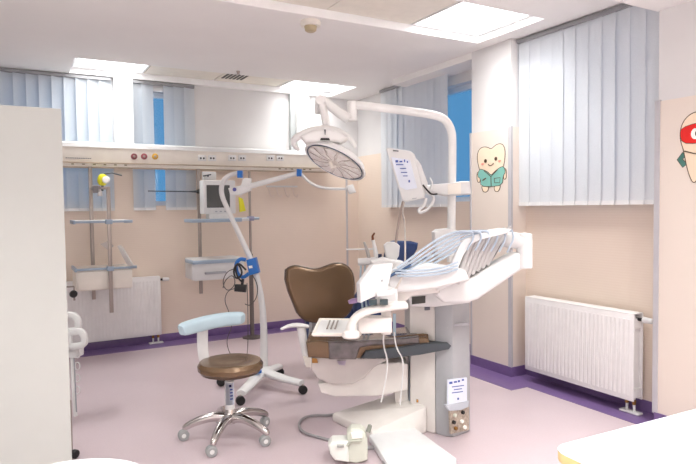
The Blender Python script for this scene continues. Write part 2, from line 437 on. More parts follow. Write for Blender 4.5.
# wall columns over the medical rail
tag(MB().box((.95, YB-.16, 2.15), (1.125, YB, CH)).build('wall_column', mat('column_white', (232, 232, 232), .6)), 'white boxed column between the two back blinds', 'column')
t = thing('wall_duct', 'white cable duct with grey side rising from the medical rail to ceiling', 'duct', (3.09, YB-.06, 2.15))
MB().box((2.96, YB-.06, 2.15), (3.21, YB, CH)).build('back_plate', mat('grey_duct_plate', (184, 188, 188), .5), t)
MB().box((3.02, YB-.12, 2.15), (3.19, YB-.06, 2.76)).build('cover', whitem, t)

# ================================================================== FURNITURE / FITTINGS
# --- medical supply rail
t = thing('medical_rail', 'long cream medical supply unit running along the back wall', 'medical supply unit', (1.3, 6.5, 1.89))
x0, x1 = -1.25, 3.42
b = MB(); b.slab([(x0, 6.50, 1.945), (x0, 6.48, 2.09), (x0, 6.52, 2.10), (x0, 6.62, 2.10), (x0, 6.62, 1.90), (x0, 6.52, 1.90)], (x1-x0, 0, 0), .004).build('body', cream, t)
MB().slab([(x0, 6.47, 2.09), (x0, 6.475, 2.13), (x0, 6.50, 2.145), (x0, 6.62, 2.145), (x0, 6.62, 2.10), (x0, 6.52, 2.10)], (x1-x0, 0, 0), .004).build('light_cover', whitem, t)
MB().box((x0, 6.475, 1.93), (x1, 6.497, 1.942), .003).box((x0, 6.53, 1.885), (x1, 6.56, 1.90)).build('rail', mat('tan_metal_rail', (176, 160, 140), .4, metal=.4), t)
for px, m in ((134, mat('outlet_maroon', (130, 70, 76), .4)), (144, mat('outlet_wine', (150, 80, 86), .4)), (155, mat('outlet_ochre', (206, 160, 60), .4))):
    p = at(px, 156.5, y=6.49)
    o = MB().lathe([(0, 0), (.032, 0), (.032, .014), (.022, .018), (0, .018)], (p.x, 6.495, p.z), (0, -1, 0)).build('gas_outlet', m, t)
    MB().lathe([(0, .018), (.013, .018), (.011, .03), (0, .03)], (p.x, 6.495, p.z), (0, -1, 0)).build('outlet_core', steel, o)
for px in (202, 212, 232, 242, 270, 280):
    p = at(px, 158.3, y=6.49)
    o = MB().box((p.x-.045, 6.478, p.z-.03), (p.x+.045, 6.494, p.z+.035), .004).build('socket', whitem, t)
    b = MB()
    for d in (-.016, .016): b.cyl((p.x+d, 6.480, p.z), (p.x+d, 6.4765, p.z), .011, n=12)
    b.build('socket_hole', black, o)
b = MB()
for i in range(14): b.box((.47+i*.017, 6.4865, 1.975), (.47+i*.017+.012, 6.494, 1.981))
b.build('plate_marking', dinkk, t)
for i in range(12):
    u = .52+i*.10 if i < 6 else 2.74+(i-6)*.08
    MB().box((u, 6.494, 1.915), (u+.025, 6.503, 1.925)).build('rail_screw', mat('olive_screws', (120, 108, 60), .5), t)

# --- radiators
def radiator(label, x0, x1, yf, depth, z0, z1, turn, pipe_end, gap=.05):
    """built along local u; turn=False: faces -y ; turn=True: faces -x with u=-y"""
    def W(u, d, z): return V((yf+d, -u, z)) if turn else V((u, yf+d, z))
    c = W((x0+x1)/2, depth/2, 0); t = thing('radiator', label, 'radiator', (c.x, c.y, 0), None)
    M = Matrix(((0, 1, 0, yf), (-1, 0, 0, 0), (0, 0, 1, 0), (0, 0, 0, 1))) if turn else Matrix(((1, 0, 0, 0), (0, 1, 0, yf), (0, 0, 1, 0), (0, 0, 0, 1)))
    def panelmesh(d0, d1, fl):
        b = MB(); b.box((x0, d0, z0), (x1, d1, z1), .006, M=M)
        n = int((x1-x0)/.034)
        for i in range(1, n):
            u = x0+(x1-x0)*i/n
            if fl:
                b.box((u-.010, d0-.0018, z0+.035), (u+.010, d0+.002, z1-.035), .0017, 1, M=M)
        return b
    panelmesh(0, .016, True).build('front_panel', radm, t)
    panelmesh(depth-.016, depth, False).build('back_panel', radm, t)
    b = MB()
    n = 60
    for i in range(n):
        u = x0+.01+(x1-x0-.02)*i/n; b.box((u, .018, z0+.02), (u+.004, depth-.018, z1-.02), M=M)
    b.build('fins', radm, t)
    MB().box((x0+.003, .0, z1), (x1-.003, depth, z1+.006), .002, M=M).build('top_grille', radm, t)
    e = x1 if pipe_end > 0 else x0; s = pipe_end
    b = MB()
    b.box((e-s*.03, .016, z1-.1), (e-s*.006, depth-.016, z1-.03), M=M); b.box((e-s*.03, .016, z0+.02), (e-s*.006, depth-.016, z0+.08), M=M)
    b.build('manifold', radm, t)
    v = MB().cyl(W(e-s*.02, depth*.55, z1-.035), W(e+s*.03, depth*.55, z1-.035), .012).build('valve', black, t)
    MB().cyl(W(e+s*.03, depth*.55, z1-.035), W(e+s*.10, depth*.55, z1-.035), .022, .018).build('thermostat_knob', whitem, v)
    for d in (-.055, .0):
        p = MB().tube([W(e+s*d-s*.03, depth*.5, z0+.05), W(e+s*d-s*.03, depth*.5, .015)], .009).build('pipe', whitem, t)
        MB().cyl(W(e+s*d-s*.03, depth*.5, z0+.0), W(e+s*d-s*.03, depth*.5, z0-.035), .014, n=6).build('fitting', copper, p)
    MB().lathe([(0, .0025), (.03, .0025), (.03, .018), (0, .018)], (0, 0, 0)).bm.free()
    MB().box((e-s*.13, depth*.5-.03, .0025), (e+s*.02, depth*.5+.03, .018), .007, 3, M=M).build('floor_rosette', whitem, t)
    b = MB()
    for u in (x0+.12, x1-.2): b.box((u, depth, z0+.1), (u+.03, depth+gap-.001, z1-.1), M=M)
    b.build('wall_bracket', steel, t)
radiator('white ribbed panel radiator under the large white blind', -3.52, -2.535, 3.65, .11, .10, .70, True, 1, .035)
radiator('white ribbed panel radiator on the back wall behind the drawer shelf', .10, 1.37, YB-.11, .08, .10, .73, False, 1, .018)

# --- wall stickers
def sticker(name, label, x, y_of, z_of, layers):
    """layers: (part name, material, list of polygons in px of a close-up drawing)"""
    def W(u, v, d): return V((x-d, y_of(u), z_of(v)))
    us = [p for l in layers for poly in l[2] for p in poly]
    c = W(sum(p[0] for p in us)/len(us), max(p[1] for p in us), 0)
    t = thing(name, label, 'wall sticker', c)
    for k, (nm, m, polys) in enumerate(layers):
        b = MB(); d = .0016+.0007*k
        for poly in polys:
            pts = [W(u, v, d) for u, v in poly]
            b.slab(pts, (.0010, 0, 0))
        b.build(nm, m, t)
def smooth_poly(pts, it=2):
    for _ in range(it):
        q = []
        for i in range(len(pts)):
            a, c = pts[i], pts[(i+1) % len(pts)]
            q += [(a[0]*.75+c[0]*.25, a[1]*.75+c[1]*.25), (a[0]*.25+c[0]*.75, a[1]*.25+c[1]*.75)]
        pts = q
    return pts
def grow(pts, d):
    cx = sum(p[0] for p in pts)/len(pts); cy = sum(p[1] for p in pts)/len(pts); out = []
    n = len(pts); area = sum(pts[i][0]*pts[(i+1) % n][1]-pts[(i+1) % n][0]*pts[i][1] for i in range(n)); s = 1 if area > 0 else -1
    for i in range(n):
        a, c = pts[i-1], pts[(i+1) % n]; tx, ty = c[0]-a[0], c[1]-a[1]; L = math.hypot(tx, ty) or 1
        out.append((pts[i][0]+s*ty/L*d, pts[i][1]-s*tx/L*d))
    return out
def ell(cx, cy, rx, ry, n=14): return [(cx+rx*math.cos(2*math.pi*i/n), cy+ry*math.sin(2*math.pi*i/n)) for i in range(n)]
def line(pts, wd):
    L = []; R = []
    for i, p in enumerate(pts):
        a = pts[max(i-1, 0)]; c = pts[min(i+1, len(pts)-1)]; tx, ty = c[0]-a[0], c[1]-a[1]; l = math.hypot(tx, ty)
        L.append((p[0]-ty/l*wd, p[1]+tx/l*wd)); R.append((p[0]+ty/l*wd, p[1]-tx/l*wd))
    return L+R[::-1]
# tooth in a coat (close-up frame: 4.64 px per photo px, origin 460,120)
def ty(u): return at(460+u/4.64, 160, x=XP-T).y
def tz(v): return at(492, 120+v/4.64, x=XP-T).z
body = smooth_poly([(82, 178), (84, 142), (98, 122), (124, 122), (146, 138), (168, 118), (194, 116), (208, 140), (208, 180), (202, 215), (192, 245), (140, 252), (98, 245), (90, 215)])
coat = smooth_poly([(92, 224), (108, 228), (128, 240), (145, 258), (164, 240), (184, 226), (202, 220), (212, 246), (200, 262), (196, 304), (145, 308), (98, 304), (98, 268), (82, 256)], 1)
legs = [smooth_poly([(102, 300), (132, 304), (130, 326), (118, 334), (106, 326)]), smooth_poly([(162, 304), (188, 300), (182, 326), (170, 334), (160, 324)])]
arms = [smooth_poly([(82, 236), (90, 240), (94, 282), (84, 286), (80, 262)]), smooth_poly([(206, 230), (214, 236), (214, 276), (204, 278), (204, 250)])]
sticker('tooth_sticker', 'cartoon tooth in a teal coat painted sticker on the wall pier', XP-T, ty, tz, [
    ('outline', outl, [grow(q, 3.2) for q in legs+arms+[body]]),
    ('body', skin_t, legs+arms+[body]),
    ('coat_outline', outl, [grow(coat, 2.6)]),
    ('coat', teal, [coat]),
    ('chest', skin_t, [[(118, 222), (175, 222), (162, 238), (146, 252), (130, 238)]]),
    ('face', outl, [ell(120, 187, 6.5, 9), ell(168, 182, 6.5, 9), line([(132, 203), (138, 210), (146, 211), (154, 206), (157, 200)], 2), line([(113, 232), (145, 262), (176, 232)], 2), line([(145, 262), (146, 306)], 1.6), line([(160, 272), (162, 292), (186, 292), (188, 270), (160, 272)], 1.4), line([(106, 278), (122, 268)], 3)]),
    ('cheeks', pinkm, [ell(106, 200, 7, 5), ell(186, 194, 7, 5)])])
# tooth with red mask (frame: 3.32 px per photo px, origin 640,80)
def ty2(u): return at(640+u/3.32, 150, x=XP-T).y
def tz2(v): return at(686, 80+v/3.32, x=XP-T).z
body = smooth_poly([(135, 196), (136, 160), (148, 132), (172, 114), (200, 112), (226, 126), (250, 112), (280, 118), (298, 150), (300, 196), (290, 250), (276, 310), (258, 350), (238, 318), (216, 290), (196, 320), (182, 346), (168, 322), (156, 280), (148, 235)])
mask = smooth_poly([(134, 176), (140, 158), (186, 148), (250, 148), (298, 156), (302, 190), (294, 214), (240, 206), (190, 214), (142, 208)], 1)
arm = [line([(148, 246), (133, 262), (150, 284)], 8)]
sticker('tooth_sticker', 'cartoon tooth with red eye mask sticker at the right edge', XP-T, ty2, tz2, [
    ('arm_outline', outl, [grow(a, 2.5) for a in arm]), ('arm', tealdark, arm),
    ('outline', outl, [grow(body, 3.2)]), ('body', skin_t, [body]),
    ('mask_outline', outl, [grow(mask, 2)]), ('mask', redm, [mask]),
    ('eye_white', stickw, [ell(184, 182, 14, 18), ell(250, 182, 14, 18)]),
    ('face', outl, [ell(190, 182, 6, 9), ell(246, 182, 6, 9), line([(200, 232), (216, 242), (234, 232)], 2.2)] + [line([(149, 236), (186, 248), (250, 248), (286, 240)], 1.8)])])

# --- tall cabinet at left
t = thing('tall_cabinet', 'tall plain pale grey cabinet filling the left edge', 'cabinet', (-.4, 3.2, 0))
MB().box((-1.1, 3.022, .06), (.205, 3.45, 1.915), .003).build('body', cabm, t)
MB().box((-1.1, 3.0, .06), (-.449, 3.02, 1.915), .002).build('door', cabm, t)
MB().box((-.447, 3.0, .06), (.205, 3.02, 1.915), .002).build('door', cabm, t)
MB().box((-1.08, 3.05, 0), (.185, 3.43, .06)).build('plinth', black, t)

# --- white trolley behind the cabinet
t = thing('hospital_trolley', 'white plastic trolley with looped handles peeking from behind the cabinet', 'trolley', (.1, 3.85, 0))
for path, D in (([(62, 315.5), (70, 315), (76, 316.5), (79, 323), (77.5, 330), (70, 331.5), (62, 331.5)], 3.98), ([(69, 333), (76, 331.5), (81.5, 331.5), (85, 337.5), (84, 344.5), (76, 346.5), (69, 346.5)], 3.9)):
    MB().tube([P(x, y, D) for x, y in path], .023, 12, 1, flat=.9, up=fw, closed=True, sq=.7).build('handle_loop', whitem, t)
b = MB(); q, e = plate([(56, 349), (76, 348), (76, 358), (56, 358)], 3.9, 0, .12, .004); b.slab(q, e, .004).build('side_board', whitem, t)
MB().tube([P(72, 356, 3.92), P(73, 380, 3.9), P(75.5, 416, 3.9)], .012).build('post', whitem, t)
MB().tube([P(74, 357, 3.905), P(76.5, 412, 3.885)], .004).build('post_slot', mat('slot_grey', (150, 152, 156), .5), t)
b = MB(); q, e = plate([(30, 352), (66, 352), (70, 440), (30, 440)], 3.95, 0, .05, .01); b.slab(q, e, .01).build('body', whitem, t)
for k in range(4):
    c = P(77.5, 354+k*12, 3.93); MB().tube([c+rt*.016*math.cos(a)+V((0, 0, .026*math.sin(a))) for a in [2*math.pi*i/16 for i in range(16)]], .004, 8, closed=True).build('chain_link', whitem, t)
c = at(75, 458, z=0)
MB().lathe([(0, -.015), (.022, -.015), (.025, -.01), (.025, .01), (.022, .015), (0, .015)], (c.x, c.y, .025), (.5, -.6, 0)).build('caster', black, t)
MB().cyl((c.x-.02, c.y+.02, .03), (c.x-.02, c.y+.02, .34), .012).build('caster_stem', steel, t)

# --- foreground table and desk
t = thing('round_table', 'white round table top at the bottom left corner', 'table', (.08, 1.60, 0))
MB().lathe([(0, 0), (.20, 0), (.225, .004), (.23, .014), (.225, .026), (0, .03)], (.08, 1.60, .722), n=64).build('table_top', deskm, t)
MB().cyl((.08, 1.60, .02), (.08, 1.60, .722), .03).build('pedestal', steel, t)
MB().lathe([(0, 0), (.2, 0), (.2, .012), (.05, .025), (0, .025)], (.08, 1.60, 0), n=48).build('base', steel, t)
t = thing('white_desk', 'white desk top with yellow wooden edge in the bottom right corner', 'desk', (1.95, .8, 0))
def rrect(x0, y0, x1, y1, r, n=6):
    out = []
    for cx, cy, a in ((x1-r, y1-r, 0), (x0+r, y1-r, 90), (x0+r, y0+r, 180), (x1-r, y0+r, 270)):
        out += [(cx+r*math.cos(math.radians(a+90*i/n)), cy+r*math.sin(math.radians(a+90*i/n))) for i in range(n+1)]
    return out
Mr = Matrix.Translation((1.33, 1.19, 0)) @ Matrix.Rotation(math.radians(-2.5), 4, 'Z')
out = [Mr @ V((x, y, .748)) for x, y in rrect(0, -.75, 1.5, 0, .06)]
MB().slab(out, (0, 0, .002)).build('top_surface', deskm, t)
MB().slab([p+V((0, 0, -.028)) for p in out], (0, 0, .028), .001).build('edge_band', beech, t)
for x, y in ((.12, -.1), (1.4, -.1), (.12, -.66), (1.4, -.66)):
    p = Mr @ V((x, y, 0)); MB().cyl(p, (p.x, p.y, .72), .025).build('leg', steel, t)

# --- hanging equipment racks under the medical rail
def pole(p0, p1, parent, name='pole', r=.018, m=steel):
    return MB().box((p0[0]-r, p0[1]-r*.5, p0[2]), (p0[0]+r, p0[1]+r*.5, p1), .003).build(name, m, parent)
t = thing('equipment_rack', 'left hanging rack with shelf and cream drawer box on steel poles', 'equipment rack', (.75, 6.25, .5))
pole((at(91, 200, y=6.51).x, 6.51, .55), 1.90, t); pole((.80, 6.07, .47), 1.68, t)
MB().box((.69, 6.05, 1.66), (.73, 6.51, 1.69), .003).box((.69, 6.05, 1.655), (.80, 6.09, 1.68), .003).build('pole_arm', steel, t)
MB().box((.50, 6.12, 1.335), (.99, 6.44, 1.36), .004).build('shelf', whitem, t)
for x0_, x1_, z in ((.50, .99, 1.345), (.50, 1.02, .895)):
    b = MB(); b.box((x0_-.012, 6.08, z-.018), (x0_+.008, 6.45, z+.018), .004)
    b.box((.77, 6.055, z-.022), (.83, 6.12, z+.022), .005); b.box((x1_-.05, 6.10, z-.014), (x1_+.03, 6.12, z+.014), .004); b.box((x0_, 6.10, z-.010), (x1_, 6.118, z+.010))
    b.build('shelf_rail', bluegrey, t)
MB().box((.50, 6.12, .69), (1.0, 6.50, .90), .006).build('drawer_box', cream, t)
d = MB().box((.515, 6.108, .70), (1.005, 6.12, .872), .004).build('drawer', cream, t)
b = MB(); q, e = plate([(117, 246), (120, 245), (124, 250), (131, 262), (133.5, 265.5), (128, 266.5), (123, 258)], 5.72, 0, .03, .004); b.slab(q, e, .004).build('lever', mat('light_grey_lever', (205, 200, 196), .4), t)
b = MB(); q, e = plate([(100, 244), (108, 241), (113, 246), (108, 250)], 5.75, 0, .02, .003); b.slab(q, e).build('lever_pad', clearp, t)
MB().box((.66, 6.03, 1.62), (.71, 6.06, 1.69), .005).build('clamp', mat('clamp_grey', (130, 126, 128), .4), t)

tf = thing('flowmeter', 'yellow and white oxygen flowmeter hanging under the medical rail', 'flowmeter', at(104, 185, y=6.40))
MB().lathe([(0, -.06), (.03, -.052), (.048, -.02), (.05, .01), (.038, .045), (.018, .058), (0, .06)], at(102.5, 180, y=6.40), (.1, 0, 1), 20).build('valve_body', yellow, tf)
MB().lathe([(0, 0), (.034, 0), (.037, .012), (.03, .03), (0, .034)], at(106, 180, y=6.36), (-.1, -1, .1)).build('white_dial', stickw, tf)
MB().cyl(at(103, 183, y=6.40), at(102, 191, y=6.40), .013).build('stem', mat('dark_stem', (52, 60, 62), .4), tf)
MB().lathe([(0, 0), (.024, 0), (.02, .05), (.008, .07), (0, .07)], at(100, 196, y=6.40), (0, 0, 1)).build('bottle', clearp, tf)
MB().tube([at(104, 174, y=6.42), at(112, 173, y=6.46), at(122, 175.5, y=6.44)], .007).build('inlet_arm', darkgrey, tf)

th = thing('hose_clip', 'black hose clip on a short hook by the left drawer box', 'clip', at(73, 296, y=6.05))
MB().tube([at(64, 287, y=6.1), at(74, 286.5, y=6.05), at(74, 291, y=6.05)], .008).build('hook', steel, th)
MB().lathe([(0, -.022), (.03, -.022), (.036, 0), (.03, .022), (0, .022)], at(73.5, 294, y=6.05), (0, 1, .2)).build('grip', black, th)
MB().cyl(at(74, 296.5, y=6.05), at(74.5, 300.5, y=6.05), .009).build('tip', steel, th)

t = thing('equipment_rack', 'right hanging rack holding the monitor and a white drawer with grey handle', 'equipment rack', (1.75, 6.25, .5))
pole((at(199, 200, y=6.51).x, 6.51, .52), 1.90, t)
MB().box((1.62, 6.10, 1.325), (2.22, 6.44, 1.35), .004).build('shelf', whitem, t)
for z in (1.335, .905):
    b = MB(); b.box((1.60, 6.075, z-.018), (2.13 if z > 1 else 2.10, 6.10, z+.018), .004); b.box((1.595, 6.08, z-.018), (1.615, 6.40, z+.018), .004)
    b.build('shelf_rail', bluegrey, t)
MB().box((1.62, 6.115, .71), (2.16, 6.5, .93), .006).build('drawer_box', whitem, t)
d = MB().box((1.59, 6.10, .72), (2.15, 6.115, .885), .004).build('drawer', whitem, t)
MB().box((1.72, 6.08, .775), (1.95, 6.10, .80), .006).build('drawer_handle', mat('grey_handle', (168, 170, 176), .4), d)

tm = thing('patient_monitor', 'small patient monitor with dark screen on the right rack shelf', 'monitor', (1.9, 6.2, 1.355))
p0, p1 = at(203, 180, y=6.15), at(236, 213.5, y=6.15)
MB().box((p0.x, 6.15, p1.z), (p1.x, 6.30, p0.z), .012, 3).build('housing', whitem, tm)
q0, q1 = at(206.5, 185, y=6.147), at(230, 207.5, y=6.147)
MB().box((q0.x, 6.144, q1.z), (q1.x, 6.149, q0.z)).build('screen', screen, tm)
MB().box((p0.x+.06, 6.16, 1.35), (p1.x-.04, 6.28, p1.z+.005), .004).build('foot', whitem, tm)
b = MB()
for i in range(4): b.box((1.86+i*.05, 6.144, p1.z+.018), (1.885+i*.05, 6.151, p1.z+.030), .002)
b.build('button', mat('grey_buttons', (170, 175, 180), .5), tm)
tb = thing('video_arm', 'thin dark horizontal arm with ball end on the back wall', 'arm', at(175, 191, y=6.4))
MB().tube([at(148, 191, y=6.42), at(188, 191.5, y=6.42), at(198, 191.5, y=6.42)], [.006, .007, .014]).build('rod', darkgrey, tb)
MB().lathe([(0, -.03), (.02, -.024), (.028, 0), (.02, .024), (0, .03)], at(199, 191.5, y=6.42), (1, 0, 0), 20).build('ball', black, tb)
tb = thing('wall_intercom', 'small white wall bracket above the monitor', 'bracket', at(210, 175, y=6.4))
MB().box(at(203, 171.5, y=6.45), at(215, 180, y=6.50), .006).build('plate', whitem, tb)
MB().tube([at(203, 176, y=6.42), at(211, 174.5, y=6.42)], .007).build('lever', darkgrey, tb)
MB().cyl(at(208, 176, y=6.42), at(208, 176, y=6.47), .01).build('pin', darkgrey, tb)

tt = thing('hook_rail', 'white wall hook rail with faint hooks right of the monitor', 'hook rail', at(285, 192, y=6.66))
a, c = at(266, 185.5, y=YB-T), at(297, 187.5, y=YB-T); MB().box((a.x, YB-T-.02, c.z), (c.x, YB-T, a.z), .004).build('bar', whitem, tt)
for px in (268, 276, 284, 292):
    h = at(px, 187, y=YB-T-.01)
    MB().tube([h, h+V((.02, -.02, -.10)), h+V((.045, -.04, -.13)), h+V((.05, -.05, -.09))], .006, 8, 1).build('hook', mat('pale_hook', (228, 214, 204), .5), tt)
# yellow tag
tg = thing('yellow_tag', 'yellow tag hanging below the medical rail beside the monitor', 'tag', at(241, 208, y=6.3))
b = MB(); b.slab([at(239, 197, y=6.3), at(243, 199, y=6.3), at(246, 211, y=6.3), at(240, 212, y=6.3)], (0, .02, 0), .002).build('tag_body', yellow, tg)
MB().tube([at(241, 197.5, y=6.31), at(242, 189, y=6.35), at(243, 171, y=6.49)], .003, 6).build('string', whitem, tg)

# --- floor-standing steel pole
t = thing('steel_pole_stand', 'slim grey steel pole stand with dark base at the back wall', 'stand', (2.31, 6.32, 0))
MB().cyl((2.31, 6.32, .02), (2.31, 6.32, .95), .024).build('lower_pole', mat('dark_steel', (120, 112, 108), .4, metal=.6), t)
MB().cyl((2.31, 6.32, .95), (2.31, 6.32, 1.87), .014).build('upper_pole', steel, t)
MB().lathe([(0, .0025), (.11, .0025), (.11, .014), (.04, .03), (0, .03)], (2.31, 6.32, 0)).build('base', mat('dark_base', (92, 84, 84), .4, metal=.4), t)
MB().tube([(2.08, 6.28, 1.345), (2.31, 6.28, 1.345), (2.40, 6.28, 1.345)], .014).build('cross_bar', bluegrey, t)
MB().box((2.28, 6.26, 1.32), (2.34, 6.345, 1.37), .006).box((2.28, 6.28, .83), (2.36, 6.345, .87), .006).build('clamp', mat('lilac_clamp', (150, 150, 176), .4), t)

# --- articulated white stand with blue fittings
hub = at(262, 386, z=0)
t = thing('articulated_lamp_stand', 'tall white curved tube stand with blue joints on black casters', 'lamp stand', (hub.x, hub.y, 0))
DS = 5.0
MB().tube([P(264, 374, DS), P(264, 330, DS), P(262, 300, DS), P(255, 268, DS), P(240, 236, DS), P(227, 208, DS), P(221, 194, DS), P(222, 182, DS), P(229, 175, DS), P(239, 173, DS)], [.034, .030, .026, .024, .022, .020, .021, .021, .02, .02], 16, 2).build('mast', whitem, t)
MB().tube([P(235, 190, DS-.03), P(262, 183, DS-.05), P(300, 172.5, DS-.05)], [.026, .022, .02], 14, 1).build('boom', whitem, t)
MB().tube([P(300, 173, DS-.05), P(312, 185, DS-.05), P(328, 189, DS-.05), P(347, 189, DS-.05)], .012, 12, 2).build('neck', whitem, t)
b = MB(); q, e = plate([(346, 186), (353, 184), (356, 192), (349, 194)], DS-.08, 0, .07); b.slab(q, e, .008).build('head', whitem, t)
b = MB(); q, e = plate([(228, 188), (240, 186), (244, 178), (251, 178), (251, 190), (240, 195), (230, 195)], DS-.06, 0, .05); b.slab(q, e, .008).build('joint_housing', whitem, t)
for px, py, r in ((239.5, 174, .026), (299, 172.5, .028)):
    b = MB(); q, e = plate([(px-2.5, py-3.5), (px+2.5, py-3.5), (px+2.5, py+3.5), (px-2.5, py+3.5)], DS-.09, 0, .06); b.slab(q, e, .005).build('blue_joint', blue, t)
MB().cyl(P(234.5, 189.5, DS-.07), P(234.5, 189.5, DS-.085), .016).build('knob', mat('knob_violet', (80, 80, 150), .4), t)
for (cx, cy) in ((221, 386), (240.5, 405), (280, 375.5), (303, 394)):
    c = at(cx, cy, z=0); dd = (V((hub.x, hub.y, 0))-c)
    h1 = V((hub.x, hub.y, .13)); e1 = V((c.x, c.y, .085)) + dd*.06
    leg = MB().tube([h1, h1*.5+e1*.5+V((0, 0, -.012)), e1, e1+V((0, 0, 0))-dd*.03], [.055, .045, .042, .036], 12, 1, flat=.6, up=(0, 0, 1)).build('leg', whitem, t)
    cs = MB().lathe([(0, -.022), (.03, -.022), (.034, -.015), (.034, .015), (.03, .022), (0, .022)], (c.x, c.y, .034), (rt*.4-fw)).build('caster', black, leg)
    MB().cyl((c.x, c.y, .03), (c.x, c.y, .075), .008, n=10).build('caster_pin', steel, cs)
MB().lathe([(0, 0), (.075, 0), (.08, .02), (.05, .06), (0, .06)], (hub.x, hub.y, .09)).build('base_hub', whitem, t)
MB().lathe([(0, 0), (.03, 0), (.03, .02), (0, .025)], P(258, 372.5, 4.72), (0, 0, 1)).build('blue_cap', blue, t)
# blue clamp and cable bundle on the mast
tc = thing('blue_pole_clamp', 'bright blue plastic clamp block with ring on the white mast', 'clamp', P(247, 268, DS))
b = MB(); q, e = plate([(246, 260), (255, 257.5), (258.5, 273), (249, 275.5)], DS-.07, 0, .12); b.slab(q, e, .006).build('block', blue, tc)
MB().tube([P(246, 260, DS-.05), P(240, 258.5, DS-.05), P(235.5, 264, DS-.05), P(237, 274, DS-.05), P(243, 278, DS-.05), P(249, 273.5, DS-.05)], .016, 10, 2).build('ring', blue, tc)
b = MB(); q, e = plate([(248.5, 266), (252, 265.5), (252.5, 268), (249, 268.5)], DS-.078, 0, .01); b.slab(q, e).build('label', stickw, tc)
tc = thing('cable_bundle', 'tangled black and grey cables hanging from the blue clamp', 'cables', P(236, 275, DS))
cab = lambda pts, r, nm, m, D=DS-.09: MB().tube([P(x, y, D+.01*math.sin(i*2)) for i, (x, y) in enumerate(pts)], r, 7, 2).build(nm, m, tc)
cab([(246, 270), (238, 262), (233, 270), (236, 280), (243, 274), (239, 264), (235, 266), (237, 277), (243, 283)], .008, 'black_coil', black)
cab([(236, 268), (226, 272), (222, 284), (228, 292), (236, 284), (233, 274), (225, 280), (223, 288)], .004, 'grey_coil', mat('cable_grey', (96, 88, 84), .5))
cab([(238, 288), (228, 290), (224, 300), (229, 312), (233, 325), (226, 340), (229, 352), (232, 356)], .0035, 'loose_cable', mat('cable_grey', (96, 88, 84), .5), DS-.05)
cab([(252, 274), (258, 285), (257, 298), (250, 306), (245, 304)], .004, 'looped_cable', mat('cable_grey', (96, 88, 84), .5), DS-.05)
cab([(247, 283), (248, 310), (248, 345), (247, 355)], .0035, 'down_cable', mat('cable_grey', (96, 88, 84), .5), DS+.05)
tc = thing('power_adapter', 'black power adapter box hanging on cables below the blue clamp', 'power adapter', P(240, 288, DS))
b = MB(); q, e = plate([(234.5, 284.5), (246, 285), (245.5, 292.5), (234, 291.5)], DS-.1, 0, .05); b.slab(q, e, .005).build('case', black, tc)
MB().tube([P(243, 279, DS-.085), P(242, 285, DS-.085)], .012).build('plug', black, tc)

# --- operator stool
sc_ = at(229, 432, z=0)
t = thing('operator_stool', 'brown round operator stool on five-star chrome base with pale blue arm', 'stool', (sc_.x, sc_.y, 0))
cast = [at(x, y, z=0) for x, y in ((185, 440), (210.5, 457), (264.5, 447), (266.5, 424))]
ctr = at(230.5, 438, z=0); 
R5 = .28
base_ang = math.atan2(cast[0].y-ctr.y, cast[0].x-ctr.x)
for k in range(5):
    a = base_ang + math.radians(72*k + (4 if k else 0)); d = V((math.cos(a), math.sin(a), 0)); e = ctr+d*R5
    leg = MB().tube([ctr+V((0, 0, .135))+d*.02, ctr+d*.10+V((0, 0, .145)), ctr+d*.2+V((0, 0, .12)), e+V((0, 0, .085)), e+V((0, 0, .068))], [.034, .030, .026, .021, .017], 12, 2).build('leg', chrome, t)
    ax = V((math.cos(a+1.9+k), math.sin(a+1.9+k), 0)) if k not in (0, 1, 2) else (-fw*.75+rt*.35).normalized()
    ax.z = 0; ax.normalize()
    off = V((ax.y, -ax.x, 0))*.012
    cs = MB()
    for s in (-1, 1): cs.lathe([(0, -.009), (.028, -.009), (.034, -.004), (.034, .004), (.028, .009), (0, .009)], e+off+ax*.012*s+V((0, 0, .034)), ax, 24)
    c_ = cs.build('caster', mat('caster_light_grey', (150, 152, 152), .4), leg)
    MB().lathe([(0, -.023), (.011, -.023), (.014, -.0215), (.014, .0215), (.011, .023), (0, .023)], e+off+V((0, 0, .034)), ax, 16).cyl(e+V((0, 0, .03)), e+V((0, 0, .075)), .009).build('caster_hub', whitem, c_)
MB().lathe([(0, 0), (.04, 0), (.045, .03), (.036, .07), (.03, .09), (0, .09)], ctr+V((0, 0, .10))).build('star_hub', chrome, t)
MB().cyl(ctr+V((0, 0, .18)), ctr+V((0, 0, .37)), .030).build('gas_column', whitem, t)
MB().cyl(ctr+V((0, 0, .37)), ctr+V((0, 0, .412)), .02).build('piston', chrome, t)
lb = MB(); cdir = (EYE-ctr); cdir.z = 0; cdir.normalize(); sd = V((-cdir.y, cdir.x, 0))
def curved_label(r, z0, z1, a0, a1, m, nm, parent, c):
    b = MB(); n = 8
    for i in range(n):
        A = [math.radians(a0+(a1-a0)*(i+k)/n) for k in (0, 1)]
        D2 = [cdir*math.cos(x)+sd*math.sin(x) for x in A]
        b.slab([c+D2[0]*r+V((0, 0, z0)), c+D2[1]*r+V((0, 0, z0)), c+D2[1]*r+V((0, 0, z1)), c+D2[0]*r+V((0, 0, z1))], -(D2[0]+D2[1])*.0006)
    bmesh.ops.remove_doubles(b.bm, verts=b.bm.verts, dist=.0002)
    return b.build(nm, m, parent)
l_ = curved_label(.0312, .22, .36, -50, 60, paper, 'label', t, ctr)
curved_label(.0319, .335, .35, -5, 22, mat('label_navy', (30, 40, 110), .6), 'label_flag', l_, ctr)
b = MB()
for z in (.315, .295, .275, .255):
    for i in range(4):
        A = math.radians(8+i*8); D2 = cdir*math.cos(A)+sd*math.sin(A); q = ctr+D2*.0318; b.box(q+V((-.002, -.001, z)), q+V((.002, .001, z+.008)))
b.build('label_text', ink, l_)
seatc = ctr+V((.01, 0, .412))
